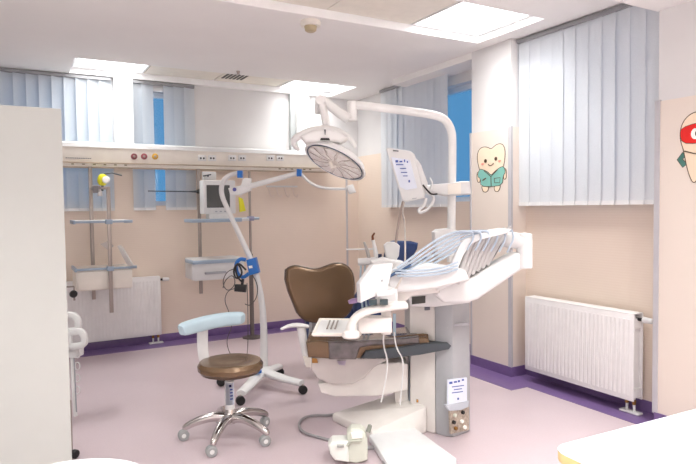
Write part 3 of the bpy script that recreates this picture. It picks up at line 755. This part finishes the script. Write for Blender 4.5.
MB().lathe([(0, 0), (.15, 0), (.185, .012), (.19, .03), (0, .03)], seatc, n=48).build('seat_plate', browndark, t)
MB().lathe([(0, .02), (.185, .02), (.203, .035), (.205, .06), (.19, .083), (.15, .092), (.08, .086), (0, .083)], seatc, n=56).build('seat', brown, t)
# arm support
DSK = ((ctr-EYE).dot(fw))
MB().tube([P(224, 377, DSK), P(212, 372, DSK+.02), P(205, 362, DSK+.06), P(202.5, 350, DSK+.08), P(202.5, 326, DSK+.08)], [.02, .024, .034, .036, .036], 12, 2, flat=.45, up=fw).build('arm_support', whitem, t)
arc = [(181.2, 330.5, DSK-.10), (183, 329.5, DSK-.09), (190, 327.2, DSK-.03), (205, 323, DSK+.06), (222, 319.6, DSK+.10), (238, 318.2, DSK+.08), (241, 318.4, DSK+.07), (243, 318.8, DSK+.065)]
MB().tube([P(x, y, D) for x, y, D in arc], [.03, .038, .042, .044, .044, .042, .038, .028], 20, 1, up=(0, 0, 1), sq=.55).build('arm_pad', paleblue, t)

# --- navy chair behind
t = thing('navy_chair', 'navy blue padded chair half hidden behind the dental chair', 'chair', (2.75, 4.6, 0))
b = MB(); q, e = plate([(391, 243), (397, 240.5), (412, 241), (419, 243), (418, 249), (411, 262), (402, 276), (392, 286), (384, 290), (387, 262)], 5.1, .004, .10); b.slab(q, e, .02, 3).build('backrest', navy, t)
b = MB(); q, e = plate([(306, 322), (312, 314), (368, 306), (386, 300), (392, 312), (386, 330), (350, 345), (308, 345)], 5.0, .001, .42); b.slab(q, e, .03, 3).build('seat', navy, t)
b = MB(); q, e = plate([(357, 300), (364, 288), (371, 287), (371, 322), (357, 326)], 4.96, .004, .10); b.slab(q, e, .012).build('side_bolster', navy, t)
c = P(350, 335, 5.2); c2 = P(400, 280, 5.2)
MB().tube([(c.x, c.y, .0), (c.x, c.y, c.z)], .05).build('pedestal', steel, t)
MB().tube([P(390, 285, 5.2), P(384, 300, 5.2), P(376, 320, 5.2)], .03).build('back_support', steel, t)
MB().lathe([(0, 0), (.26, 0), (.26, .015), (.08, .04), (0, .04)], (c.x, c.y, 0)).build('base', steel, t)

# ================================================================== DENTAL PATIENT CHAIR
t = thing('dental_chair', 'brown upholstered dental patient chair on white floor base with slate footrest', 'dental chair', (2.0, 3.5, 0))
fp = [at(x, y, z=.045) for x, y in ((369, 435), (404, 419.5), (456.5, 458), (452, 474), (392, 470))]
MB().slab(fp, (0, 0, -.045), .008, 3).build('floor_plate', tablew, t)
Bf = [at(332, 421, z=0), at(372, 441, z=0), at(427, 433, z=0), at(400, 416, z=0)]
zt = [.055, .06, .175, .175]
MB().hull([p.copy() for p in Bf] + [V((p.x, p.y, z)) for p, z in zip(Bf, zt)], .01).build('base_housing', ivory, t)
b = MB(); q, e = plate([(318, 384), (321, 393), (335, 397), (380, 396), (408, 390), (408, 364), (399, 362), (372, 364), (364, 374)], 3.85, 0, .24); b.slab(q, e, .012, 3).build('lift_beam', ivory, t)
b = MB(); q, e = plate([(311, 359), (311, 370), (318, 380), (332, 385), (352, 385), (364, 379), (374, 368), (388, 360), (388, 356), (311, 356)], 3.80, 0, .38); b.slab(q, e, .02, 3).build('seat_shell', clearp, t)
b = MB(); q, e = plate([(394, 384), (407, 382), (409, 402), (407, 416), (396, 414)], 3.95, 0, .16); b.slab(q, e, .01).build('lift_link', ivory, t)
# seat
b = MB(); q, e = plate([(306, 343), (308, 357.5), (330, 359), (362, 358.5), (372, 354), (400, 352), (430, 350), (431, 343), (426, 337), (400, 340), (340, 343), (318, 341)], 3.72, 0, .42); b.slab(q, e, .012, 3).build('seat', brown, t)
b = MB(); q, e = plate([(328, 341.5), (329, 359.8), (356, 359.8), (360, 348), (372, 346), (420, 344.5), (419, 336.6), (400, 339), (345, 341.8)], 3.712, 0, .425); b.slab(q, e, .012, 3).build('protective_cover', cover, t)
MB().tube([P(366, 344, 3.80), P(400, 340.5, 3.79), P(423, 338.5, 3.78), P(428, 338.2, 3.78)], [.028, .032, .034, .028], 14).build('bolster', brown, t)
b = MB(); q, e = plate([(361, 358.5), (366, 351.5), (432, 343.5), (448, 343.2), (451.5, 346), (449, 349.5), (420, 355), (390, 358.5)], 3.68, 0, .42); b.slab(q, e, .007, 3).build('footrest', darkgrey, t)
# backrest : bronze panel with two lobes
out = [(287.5, 270), (291.5, 267), (297, 266), (305, 267.8), (313, 269.5), (320, 269), (327, 266.5), (333.5, 264), (341, 263.3), (348, 266), (353, 272), (355, 281), (355, 293), (354, 304), (349, 315), (340, 320), (328, 322), (315, 322.5), (305, 320), (299, 314), (295, 304), (290, 292), (287, 280)]
kk = .0032
q, e = plate(out, 4.32, kk, .085)
b = MB(); b.slab(q, e, .022, 4).build('backrest', brown, t)
q2, e2 = plate(out, 4.40, kk, .012)
cq = sum(q2, V((0, 0, 0)))/len(q2)
qr = [p + e/ e.length*.02 for p in q]
MB().tube(qr, .008, 8, 1, closed=True).build('piping', browndark, t)
b = MB(); q, e = plate([(312, 318), (330, 318), (334, 345), (310, 345)], 4.45, kk, .06); b.slab(q, e, .01).build('back_bracket', greybox, t)
# armrest
a_ = MB().tube([P(281, 329, 3.98), P(290, 325.5, 3.98), P(299, 325, 3.98), P(308, 326.5, 4.0)], [.018, .028, .030, .026], 14, 1, flat=.5, up=(0, 0, 1)).build('armrest', whitem, t)
MB().tube([P(301, 327, 4.0), P(304, 345, 4.0), P(309, 364, 4.0)], [.030, .027, .030], 12, 1).build('armrest_post', whitem, t)
b = MB(); q, e = plate([(303, 357), (316, 358), (318, 368), (306, 368)], 3.95, 0, .1); b.slab(q, e, .01).build('armrest_bracket', cream, t)
b = MB(); q, e = plate([(312, 358), (317, 359), (318, 363), (312, 363)], 3.79, 0, .02); b.slab(q, e).build('seat_screw_cover', copper, t)
b = MB(); q, e = plate([(337, 361), (346, 361), (345, 365.5), (339, 365)], 3.785, 0, .02); b.slab(q, e).build('side_label', mat('mauve_label', (170, 158, 176), .5), t)

# --- foot control
fc = at(348, 462, z=0)
t = thing('foot_control', 'grey-green foot pedal control with handle on the floor', 'foot control', (fc.x, fc.y, 0))
Df = (fc-EYE).dot(fw)
b = MB(); q, e = plate([(347, 434), (351, 429.5), (361, 429.5), (366, 433), (368, 446), (367.5, 461), (356, 464), (346, 462)], Df-.03, 0, .11); b.slab(q, e, .014, 3).build('housing', pedal, t)
b = MB(); q, e = plate([(328, 446), (332, 442.5), (348, 442), (349, 463), (335, 461), (330, 455)], Df-.05, 0, .13); b.slab(q, e, .014, 3).build('pedal_plate', mat('pedal_white', (222, 224, 218), .4), t)
b = MB(); q, e = plate([(351, 433), (362, 433), (362.5, 438.5), (352, 439.5)], Df-.045, 0, .03); b.slab(q, e, .006).build('window', stickw, t)
b = MB()
MB().tube([P(337, 446, Df-.06), P(344, 446, Df-.06)], .008, 8).build('left_button', mat('pedal_button_grey', (150, 152, 148), .5), t)
MB().tube([P(347, 446, Df-.045), P(350, 441, Df-.045), P(362, 440.5, Df-.045)], .007, 8, 1).build('body_ridge', mat('pedal_ridge', (176, 180, 166), .5), t)
MB().lathe([(0, 0), (.014, 0), (.012, .04), (0, .045)], P(368, 432, Df-.03), (.4, 0, 1)).build('side_knob', mat('pedal_dark', (130, 134, 124), .5), t)
pts = [at(x, y, z=.012) for x, y in ((333, 441), (318, 437), (304, 433), (298, 426), (302, 418), (314, 415), (328, 415.5), (336, 414))]
tag(MB().tube(pts, .0085, 10, 2).build('foot_control_hose', hoseg), 'grey hose looping on the floor left of the foot pedal', 'hose')
pts = [at(x, y, z=.012) for x, y in ((366, 448), (376, 447), (383, 455), (386, 470))]
tag(MB().tube(pts, .011, 10, 2).build('foot_control_hose', hoseg), 'grey hose leaving the foot pedal under the floor plate edge', 'hose')

# ================================================================== DENTAL UNIT
uc = V((2.42, 3.02, 0))
t = thing('dental_unit', 'white and silver dental treatment unit with swing arm and instrument hoses', 'dental unit', uc)
def px_slab(name, pts, D, th, m, bev=.008, k=0, kv=0, parent=None, seg=2):
    b = MB(); q, e = plate(pts, D, k, th, kv=kv); return b.slab(q, e, bev, seg).build(name, m, parent or t)
# column: ivory left part & silver box
g0, g1 = at(436, 434, z=0), at(453, 437.5, z=0); g2 = at(470, 431, z=0); g3 = at(411, 428, z=0)
ztop = P(452, 303, (g1-EYE).dot(fw)).z
back = V((fw.x, fw.y, 0)).normalized()*.42
def upr(pts, z0, z1, name, m, bev=.01, parent=None): return MB().slab([V((p.x, p.y, z0)) for p in pts], (0, 0, z1-z0), bev, 3).build(name, m, parent or t)
upr([g0, g0*.45+g1*.55-fw*.012, g1, g1*.4+g2*.6-fw*.012, g2, g2+back, g0+back], 0, ztop, 'silver_housing', greybox)
upr([g3, g0+V((-.004, 0, 0)), g0+back*.9+V((-.004, 0, 0)), g3+back*.9], 0, ztop-.01, 'column', ivory)
px_slab('column_cap', [(408, 297), (412, 288), (436, 286), (440, 296), (470, 297), (471, 303), (436, 307), (411, 307)], 3.66, .30, whitem, .012)
D1 = (g1-EYE).dot(fw)
def on_face(px, py, off=0):     # point on the front of the silver housing, right of its front edge
    n = (g2-g1).cross(V((0, 0, 1))).normalized(); n = n if n.dot(EYE-g1) > 0 else -n
    d = ray(px, py); s = (g1+n*off-EYE).dot(n)/d.dot(n); return EYE+d*s, n
def face_patch(name, pts, m, off, th, parent=t):
    q = [on_face(x, y, off)[0] for x, y in pts]; n = on_face(450, 400)[1]; return MB().slab(q, -n*th, .0).build(name, m, parent)
lab = face_patch('label', [(448.5, 380), (467, 377.5), (467, 402), (448.5, 405)], paper, .016, .014)
b = MB(); n_ = on_face(450, 400)[1]
for (xa, xb, y0_, hh) in ((449.5, 452.5, 382, 2.2), (454, 457, 382, 1.6), (458, 460, 381.5, 2.0), (462, 464, 381, 1.6), (452, 464, 387, .8), (454, 462, 390, .8), (452, 463, 393, .8), (457.5, 459, 399, 2)):
    q = [on_face(x, y-(x-449)*.13, .0175)[0] for x, y in ((xa, y0_), (xb, y0_), (xb, y0_+hh), (xa, y0_+hh))]; b.slab(q, -n_*.0015)
b.build('label_print', ink, lab)
po = face_patch('connector_panel', [(450, 411), (469, 407), (469, 430), (451, 434)], mat('connector_tan', (176, 164, 150), .5, metal=.3, var=.3, scale=60), .016, .014)
face_patch('connector_hood', [(446, 405), (469, 401), (468, 407), (461, 410), (450, 411)], mat('pale_blue_grey', (190, 196, 204), .4), .022, .02)
for x, y, m in ((454, 415, pedal), (462, 412, black), (453, 422, black), (461, 421, stickw), (455, 428, copper), (464, 427, stickw)):
    q, n_ = on_face(x, y, .016); MB().cyl(q, q+n_*.016, .012, n=12).build('connector', m, po)
px_slab('silver_shoulder', [(447, 328), (450, 324), (469, 322), (469, 325), (452, 327)], (g1-EYE).dot(fw)-.02, .02, mat('shoulder_grey', (172, 172, 176), .4), .002)
cf = px_slab('column_logo', [(425, 306), (430, 305.5), (430, 310), (425, 310.5)], 3.715, .03, mat('logo_grey', (96, 100, 110), .5), 0)
px_slab('column_dark_slot', [(412, 297), (425.5, 296), (425.5, 303), (412, 304.5)], 3.65, .03, dark_slot, .002)
px_slab('column_screw', [(416.5, 400), (418.5, 400), (418.5, 402.5), (416.5, 402.5)], 3.72, .02, copper, 0)
px_slab('glass_strut', [(393, 314), (396, 314), (396, 342), (393, 342)], 3.85, .02, mat('pale_blue_glass', (176, 200, 212), .2), 0)
px_slab('strut', [(409, 350), (412, 350), (412, 402), (409, 402)], 3.93, .03, mat('slate_strut', (130, 140, 150), .4), .002)

# swing arm
DA = 3.45
px_slab('lower_arm', [(437, 287), (452, 280), (472, 277), (486, 268.5), (515, 253), (529, 252), (530.5, 258), (529, 265), (478, 300), (468, 303), (445, 303), (437, 296)], DA, .13, whitem, .022, seg=4, k=.0005)
MB().cyl(P(524.5, 268.5, 3.5), P(524.5, 237, 3.5), .046, n=28).build('elbow', whitem, t)
b = MB().tube([P(524, 242, 3.5), P(510, 239.5, 3.52), P(495, 240, 3.62), P(484, 243, 3.75)], [.05, .048, .042, .036], 16, 1).build('upper_arm', whitem, t)
MB().lathe([(0, 0), (.044, 0), (.046, .008), (.042, .022), (0, .03)], P(524.5, 237.5, 3.5), (0, 0, 1), 28).build('elbow_cap', whitem, t)
# console
con = px_slab('console', [(386, 275), (398, 265), (430, 263), (466, 270), (470, 280), (440, 288), (412, 292), (390, 292)], 3.30, .26, whitem, .016, seg=3)
px_slab('console_base', [(386, 290), (412, 284), (440, 284), (440, 293), (412, 296), (395, 310), (388, 310)], 3.36, .18, ivory, .01)
# whip-arm bracket: curved plate with slots, hoses over it
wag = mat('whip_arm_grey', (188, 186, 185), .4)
for i in range(7):
    D = 3.40+.012*i; xb, yb = 457+5.0*i, 284-3.2*i; xt, yt = 472+5.6*i, 243-1.6*i
    MB().tube([P(xb, yb, D), P(xb+(xt-xb)*.45, yb+(yt-yb)*.55, D), P(xt-1, yt, D), P(xt+5, yt-7, D-.02)], [.0135, .0145, .0145, .009], 8, 2, up=rt, sq=.8).build('whip_arm', wag, t)
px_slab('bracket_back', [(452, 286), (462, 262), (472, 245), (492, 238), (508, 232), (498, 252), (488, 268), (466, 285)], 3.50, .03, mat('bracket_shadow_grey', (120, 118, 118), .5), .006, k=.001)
px_slab('bracket_rim', [(438, 291), (450, 286), (456, 275), (463, 256), (470, 245), (480, 240), (508, 233), (512, 229), (500, 228), (478, 231), (466, 236), (459, 246), (452, 262), (446, 279), (437, 287)], 3.33, .04, whitem, .006)
for i in range(6):
    xt = 470+8*i; D = 3.30+.015*i
    MB().tube([P(xt+2, 232.5-.4*i, D), P(xt-8, 230.5-.2*i, D-.01), P(446+4.5*i, 234.5+1.6*i, D-.02), P(428+2.5*i, 245+3.0*i, D-.03), P(410+1.5*i, 259+2.6*i, D-.04), P(397+.5*i, 268+2.2*i, D-.05)], .0062, 8, 2).build('hose', hosem, t)
    MB().tube([P(xt+2, 232.5-.4*i, D), P(xt+4, 238, D+.01), P(xt-3, 250+.5*i, D+.02)], [.006, .006, .005], 8, 1).build('hose_tail', hosem, t)
for i in range(3):
    MB().tube([P(393+i*2, 270+i*3, 3.27), P(415, 271+i*2.6, 3.26), P(440, 268.5+i*3, 3.265), P(458, 262+i*3.5, 3.28)], .0055, 9, 2).build('console_hose', hosem, t)
for i, (x, y) in enumerate(((397, 272), (402, 269), (407, 266), (412, 263.5), (417, 261))):
    MB().tube([P(x-10, y+6, 3.27+.02*i), P(x, y, 3.28+.02*i), P(x+14, y-7, 3.29+.02*i)], [.007, .010, .008], 10).build('handpiece', mat('handpiece_steel', (70, 96, 132), .3, metal=.6) if i in (0, 3) else whitem, t)
# control panel
cp = px_slab('control_panel', [(360, 284), (365, 277), (373.5, 265), (393.5, 263.5), (387, 292.5), (374, 297), (361, 303)], 3.16, .06, whitem, .006, k=.002, seg=3)
px_slab('panel_mark', [(381, 280), (383, 279.5), (383, 281.5), (381, 282)], 3.168, .01, greybox, 0, parent=cp)
px_slab('panel_neck', [(376, 290), (388, 286), (398, 290), (398, 310), (376, 306)], 3.28, .1, whitem, .01)
px_slab('panel_handle', [(376, 293), (387, 291), (397, 289), (398, 293), (386, 296.5), (377, 297)], 3.14, .04, whitem, .008)
for x in (372, 383): px_slab('panel_foot', [(x-3, 300), (x+5, 299.5), (x+5, 305), (x-3, 305)], 3.19, .04, mat('deep_green_grey', (66, 84, 88), .4), .002)
px_slab('mauve_lever', [(348, 301), (352, 299), (361, 297.5), (361, 302), (352, 304), (349, 304)], 3.2, .03, violet, .004)
# tray arm, tray
MB().tube([P(351, 331, 3.22), P(352, 322, 3.22), P(359, 314, 3.22), P(372, 309.5, 3.22), P(388, 306.5, 3.25), P(405, 305, 3.32)], [.036, .028, .028, .028, .03, .03], 14, 2, flat=.75).build('tray_arm', ivory, t)
MB().lathe([(0, 0), (.045, 0), (.05, .01), (.045, .03), (.03, .04), (0, .04)], P(351, 337.5, 3.22), (0, 0, 1)).build('tray_mount', ivory, t)
px_slab('instrument_box', [(358, 318), (392, 318), (392, 333), (362, 334), (358, 331)], 3.26, .12, ivory, .01)
MB().tube([P(386, 334, 3.34), P(386, 305, 3.34)], .028).build('console_stem', ivory, t)
# assistant holder with instruments
hb = MB().tube([P(358, 262, 4.2), P(374, 261, 4.2), P(386, 262, 4.2)], [.026, .028, .028], 12).build('assistant_holder', whitem, t)
MB().tube([P(346, 249.5, 4.25), P(376, 249, 4.25)], .006, 8).build('holder_rod', whitem, t)
MB().tube([P(371, 272, 4.2), P(369, 258, 4.2), P(367, 250, 4.2), P(364, 242, 4.2)], [.008, .013, .012, .007], 10).build('suction_nozzle', mat('nozzle_grey', (170, 166, 162), .4), t)
cl = MB().tube([P(378, 262, 4.2), P(376, 254, 4.2), P(374, 244, 4.2), P(373, 240, 4.2)], [.018, .018, .012, .012], 12).build('curing_lamp', whitem, t)
MB().tube([P(373, 241, 4.2), P(372.5, 236, 4.2), P(374.5, 233, 4.19)], [.011, .008, .006], 10).build('amber_tip', orange, cl)
MB().tube([P(379, 272, 4.18), P(380, 262, 4.18), P(380, 254, 4.18)], .014, 10).build('dark_instrument', mat('instrument_navy', (40, 50, 80), .4), t)
px_slab('cup_holder', [(384, 245), (388, 242), (396, 242), (400, 246), (399, 256), (394, 264), (387, 262)], 4.05, .09, whitem, .012)
px_slab('spittoon_body', [(372, 262), (384, 258), (404, 262), (410, 275), (404, 300), (384, 302), (374, 285)], 3.95, .25, whitem, .02, seg=3)
for x in (361, 365): MB().tube([P(x, 264, 4.2), P(x-1, 285, 4.2), P(x+2, 312, 4.2), P(x+4, 330, 4.2)], .007, 8, 1).build('holder_hose', mat('steel_blue_hose', (170, 186, 196), .4), t)
px_slab('white_bowl_housing', [(434, 232), (438, 229), (449, 228), (460, 231), (461, 245), (446, 258), (436, 258)], 3.95, .14, whitem, .014, seg=3)
px_slab('left_grip', [(434, 248), (438, 248), (438, 268), (435, 268)], 3.9, .04, steel, .004)
# thin drop cables
for pts, D, r in (([(384, 330), (383, 345), (388, 360), (386, 380), (381, 402)], 3.62, .0045), ([(394, 332), (396, 348), (404, 360), (402, 385), (400, 405)], 3.64, .0045)):
    MB().tube([P(x, y, D) for x, y in pts], r, 8, 2).build('thin_cable', whitem, t)
# tray, lying on the unit over the patient
tr = thing('instrument_tray', 'pale instrument tray with small instruments in front of the brown backrest', 'tray', P(335, 333, 3.5))
q = [P(313, 334.5, 3.42), P(360, 334.5, 3.42), P(362, 320, 3.78), P(320, 319.5, 3.78)]
zc = sum(p.z for p in q)/4; q = [V((p.x, p.y, p.z)) for p in q]
MB().slab(q, (0, 0, -.012), .003).build('tray_base', whitem, tr)
b = MB()
for i in range(4): b.tube([q[i], q[(i+1) % 4]], .009, 8)
b.build('tray_rim', cream, tr)
for i, x in enumerate((327, 331, 335)):
    MB().tube([P(x+3, 322, 3.70)+V((0, 0, .008)), P(x, 330, 3.5)+V((0, 0, .008))], .005, 8).build('instrument', steel, tr)
MB().cyl(P(322, 337.5, 3.46), P(322, 334, 3.46), .012, n=12).build('tray_foot', black, tr)

# --- lamp pole with arm + operating light
lp = P(455, 240, 3.98)
t = thing('operating_lamp', 'white surgical operating lamp on a jointed arm and pole above the chair', 'operating lamp', lp)
DL = 3.98
MB().tube([P(451, 262, DL), P(451.5, 215, DL), P(452.5, 142, DL), P(451.5, 130, DL), P(446, 120, DL), P(436, 115, DL-.01), P(396, 109.5, DL-.02), P(356, 105, DL-.04)], [.028]*3+[.028, .028, .028, .028, .028], 18, 2).build('pole_arm', white, t)
MB().cyl(P(352, 101.5, DL-.04), P(352, 121, DL-.04), .034, n=24).build('arm_joint', white, t)
MB().tube([P(349, 119, DL-.06), P(338, 111.5, DL-.06), P(322, 99.5, DL-.06)], [.034, .034, .030], 16).build('spring_arm', white, t)
MB().cyl(P(317.5, 101, DL-.01), P(317.5, 114, DL-.01), .018).cyl(P(320.5, 100, DL+.03), P(320.5, 100, DL-.12), .033, n=24).build('upper_joint', white, t)
MB().tube([P(321, 102, DL-.09), P(324, 113, DL-.09), P(327, 129, DL-.09)], [.026, .026, .024], 14).build('drop_arm', white, t)
nrm = (-fw*.27 + (-rt*.42 + dn*.90)*.90).normalized()
hc = P(335.3, 161.5, DL-.09)
RL = .210
maj = (rt*.88+dn*.47); maj = (maj - nrm*maj.dot(nrm)).normalized(); mino = nrm.cross(maj)
MB().lathe([(0, -.085), (.06, -.082), (.14, -.062), (.195, -.03), (RL, 0), (RL-.006, .006), (.19, 0), (0, 0)], hc, nrm, 56).build('lamp_housing', white, t)
MB().tube([hc+(maj*math.cos(a)+mino*math.sin(a))*RL+nrm*.004 for a in [2*math.pi*i/48 for i in range(48)]], .008, 8, closed=True).build('rim', white, t)
MB().tube([hc+(maj*math.cos(a)+mino*math.sin(a))*(RL-.014)+nrm*.010 for a in [2*math.pi*i/48 for i in range(48)]], .0035, 8, closed=True).build('seal_ring', mat('slate_blue_seal', (70, 90, 110), .3), t)
rf = MB().lathe([(0, .004), (.188, .004), (.19, .008), (0, .012)], hc, nrm, 48).build('reflector', lens_m, t)
# facets : radial petals in low relief
b = MB()
for ring, (r0, r1, n) in enumerate(((.05, .105, 8), (.11, .178, 12))):
    for i in range(n):
        a0 = 2*math.pi*(i+.08)/n; a1 = 2*math.pi*(i+.92)/n; am = (a0+a1)/2
        dv = lambda a, r, h: hc+(maj*math.cos(a)+mino*math.sin(a))*r+nrm*h
        b.slab([dv(a0, r0, .012), dv(a1, r0, .012), dv(a1, r1, .012), dv(am, r1+.008, .012), dv(a0, r1, .012)], nrm*.005, .002, 1)
b.build('facet', mat('rose_grey_facet', (252, 244, 238), .25, metal=.05, var=.1, scale=30), rf)
b = MB()
for i in range(12):
    a = 2*math.pi*(i+.02)/12; b.tube([hc+(maj*math.cos(a)+mino*math.sin(a))*.045+nrm*.017, hc+(maj*math.cos(a+.12)+mino*math.sin(a+.12))*.105+nrm*.018, hc+(maj*math.cos(a)+mino*math.sin(a))*.18+nrm*.017], .0015, 5)
b.build('facet_line', mat('brown_grey_line', (150, 128, 122), .5), rf)
MB().tube([hc-maj*.03+nrm*.02-mino*.0, hc+nrm*.045, hc+nrm*.03+maj*.02], [.012, .016, .012], 12).build('centre_handle', cream, t)
# yoke
def yk(pts, r, nm): return MB().tube([P(x, y, D) for x, y, D in pts], r, 14, 2, flat=.8).build(nm, white, t)
yk([(299, 150, DL-.12), (294, 146, DL-.14), (293, 140, DL-.16), (299, 136, DL-.18), (312, 131, DL-.16), (327, 129.5, DL-.14), (342, 133, DL-.12), (351, 139, DL-.1), (355.5, 147, DL-.08)], [.014, .018, .022, .026, .03, .032, .026, .018, .012], 'yoke')
px_slab('yoke_cover', [(300, 136), (312, 130), (327, 128), (340, 131), (348, 137), (340, 142), (325, 141), (305, 142)], DL-.26, .16, white, .02, seg=3)
px_slab('badge', [(321, 138), (329, 138), (330, 140), (320, 140)], DL-.272, .02, black, .001)
px_slab('yoke_slot', [(324.2, 129.5), (325.8, 129.5), (325.3, 134.5), (324.8, 134.5)], DL-.27, .012, darkgrey, 0)

# --- monitor on the pole
t = thing('tilted_monitor', 'white tilted monitor back with funding label on the lamp pole', 'monitor', P(405, 200, 3.85))
DM = 3.85
mb = px_slab('housing', [(385.5, 148.5), (388, 147.5), (410, 151), (414, 154), (424, 192), (424, 198), (406, 201.5), (402, 200)], DM, .035, whitem, .008, k=-.002, seg=3)
px_slab('rear_bulge', [(408, 154), (413, 154), (421, 164), (428, 183), (428, 192), (420, 194), (416, 190)], DM+.0, .10, whitem, .015, seg=3)
lb = px_slab('label', [(391, 157), (410, 160), (417, 188), (406, 190), (400, 187)], DM-.002, .006, paper, 0, k=-.002)
b = MB()
for (xa, xb, y0_, hh) in ((395.5, 398.5, 160, 2.4), (399.5, 403, 160.8, 1.4), (404, 405.2, 159.5, 2.6), (406.8, 408, 161, 1.8), (396, 408.5, 164.2, .9), (400, 410, 168, .8), (401, 411, 172, .8), (403, 410, 175.5, .8), (408.5, 410, 180, 2.4)):
    q, e = plate([(xa, y0_), (xb, y0_), (xb, y0_+hh), (xa, y0_+hh)], DM-.0048-.002*((xa+xb)/2-405), 0, .003); b.slab(q, e)
b.build('label_print', ink, lb)
px_slab('dark_vent', [(393, 150), (398.5, 150.6), (398.5, 151.6), (393, 151)], DM+.016, .01, darkgrey, 0)
px_slab('monitor_mark', [(412, 198.4), (417, 197.6), (417, 198.4), (412, 199.2)], DM-.02, .01, greybox, 0)
MB().tube([P(421, 190, DM+.05), P(432, 188, DM+.08), P(450, 188, 3.92)], [.03, .024, .02], 12).build('link_arm', whitem, t)
px_slab('pole_bracket', [(431, 184.5), (448, 183), (462, 181), (470, 181), (471.5, 194), (448, 195.5), (431, 192)], 3.88, .12, whitem, .012, seg=3)
px_slab('bracket_panel', [(448, 184), (461, 182.5), (461, 193.5), (448, 194.5)], 3.874, .02, cream, .003)
MB().tube([P(426, 192, DM), P(434, 196, DM), P(433, 203, DM), P(427, 210, DM), P(420, 213, DM), P(418, 210, DM), P(424, 206, DM), P(426, 198, DM)], .010, 10, 2).build('grip_handle', whitem, t)
MB().tube([P(423, 185, DM-.02), P(427, 190, DM-.04), P(431, 194.5, DM-.04), P(437, 194, DM)], .0055, 8, 2).build('black_cable', black, t)
MB().tube([P(430, 192, DM-.02), P(433, 184, DM-.02), P(430, 178, DM)], .005, 8, 1).build('white_cable', whitem, t)
tag(MB().tube([P(404, 202, 3.86), P(402, 212, 3.84), P(405, 222, 3.70), P(405.3, 262, 3.4), P(404, 272, 3.3), P(399, 284, 3.24), P(395, 290, 3.20)], .0055, 8, 2).build('drop_cable', mat('beige_cable', (188, 178, 170), .4)), 'thin beige cable hanging from the monitor to the control panel', 'cable')
tag(MB().tube([P(403, 202, 3.88), P(400, 214, 3.95), P(396, 240, 4.05), P(395, 250, 4.1)], .009, 8, 1).build('suction_tube', mat('greige_tube', (176, 160, 150), .4)), 'short greige tube slanting down behind the monitor to the cup holder', 'tube')
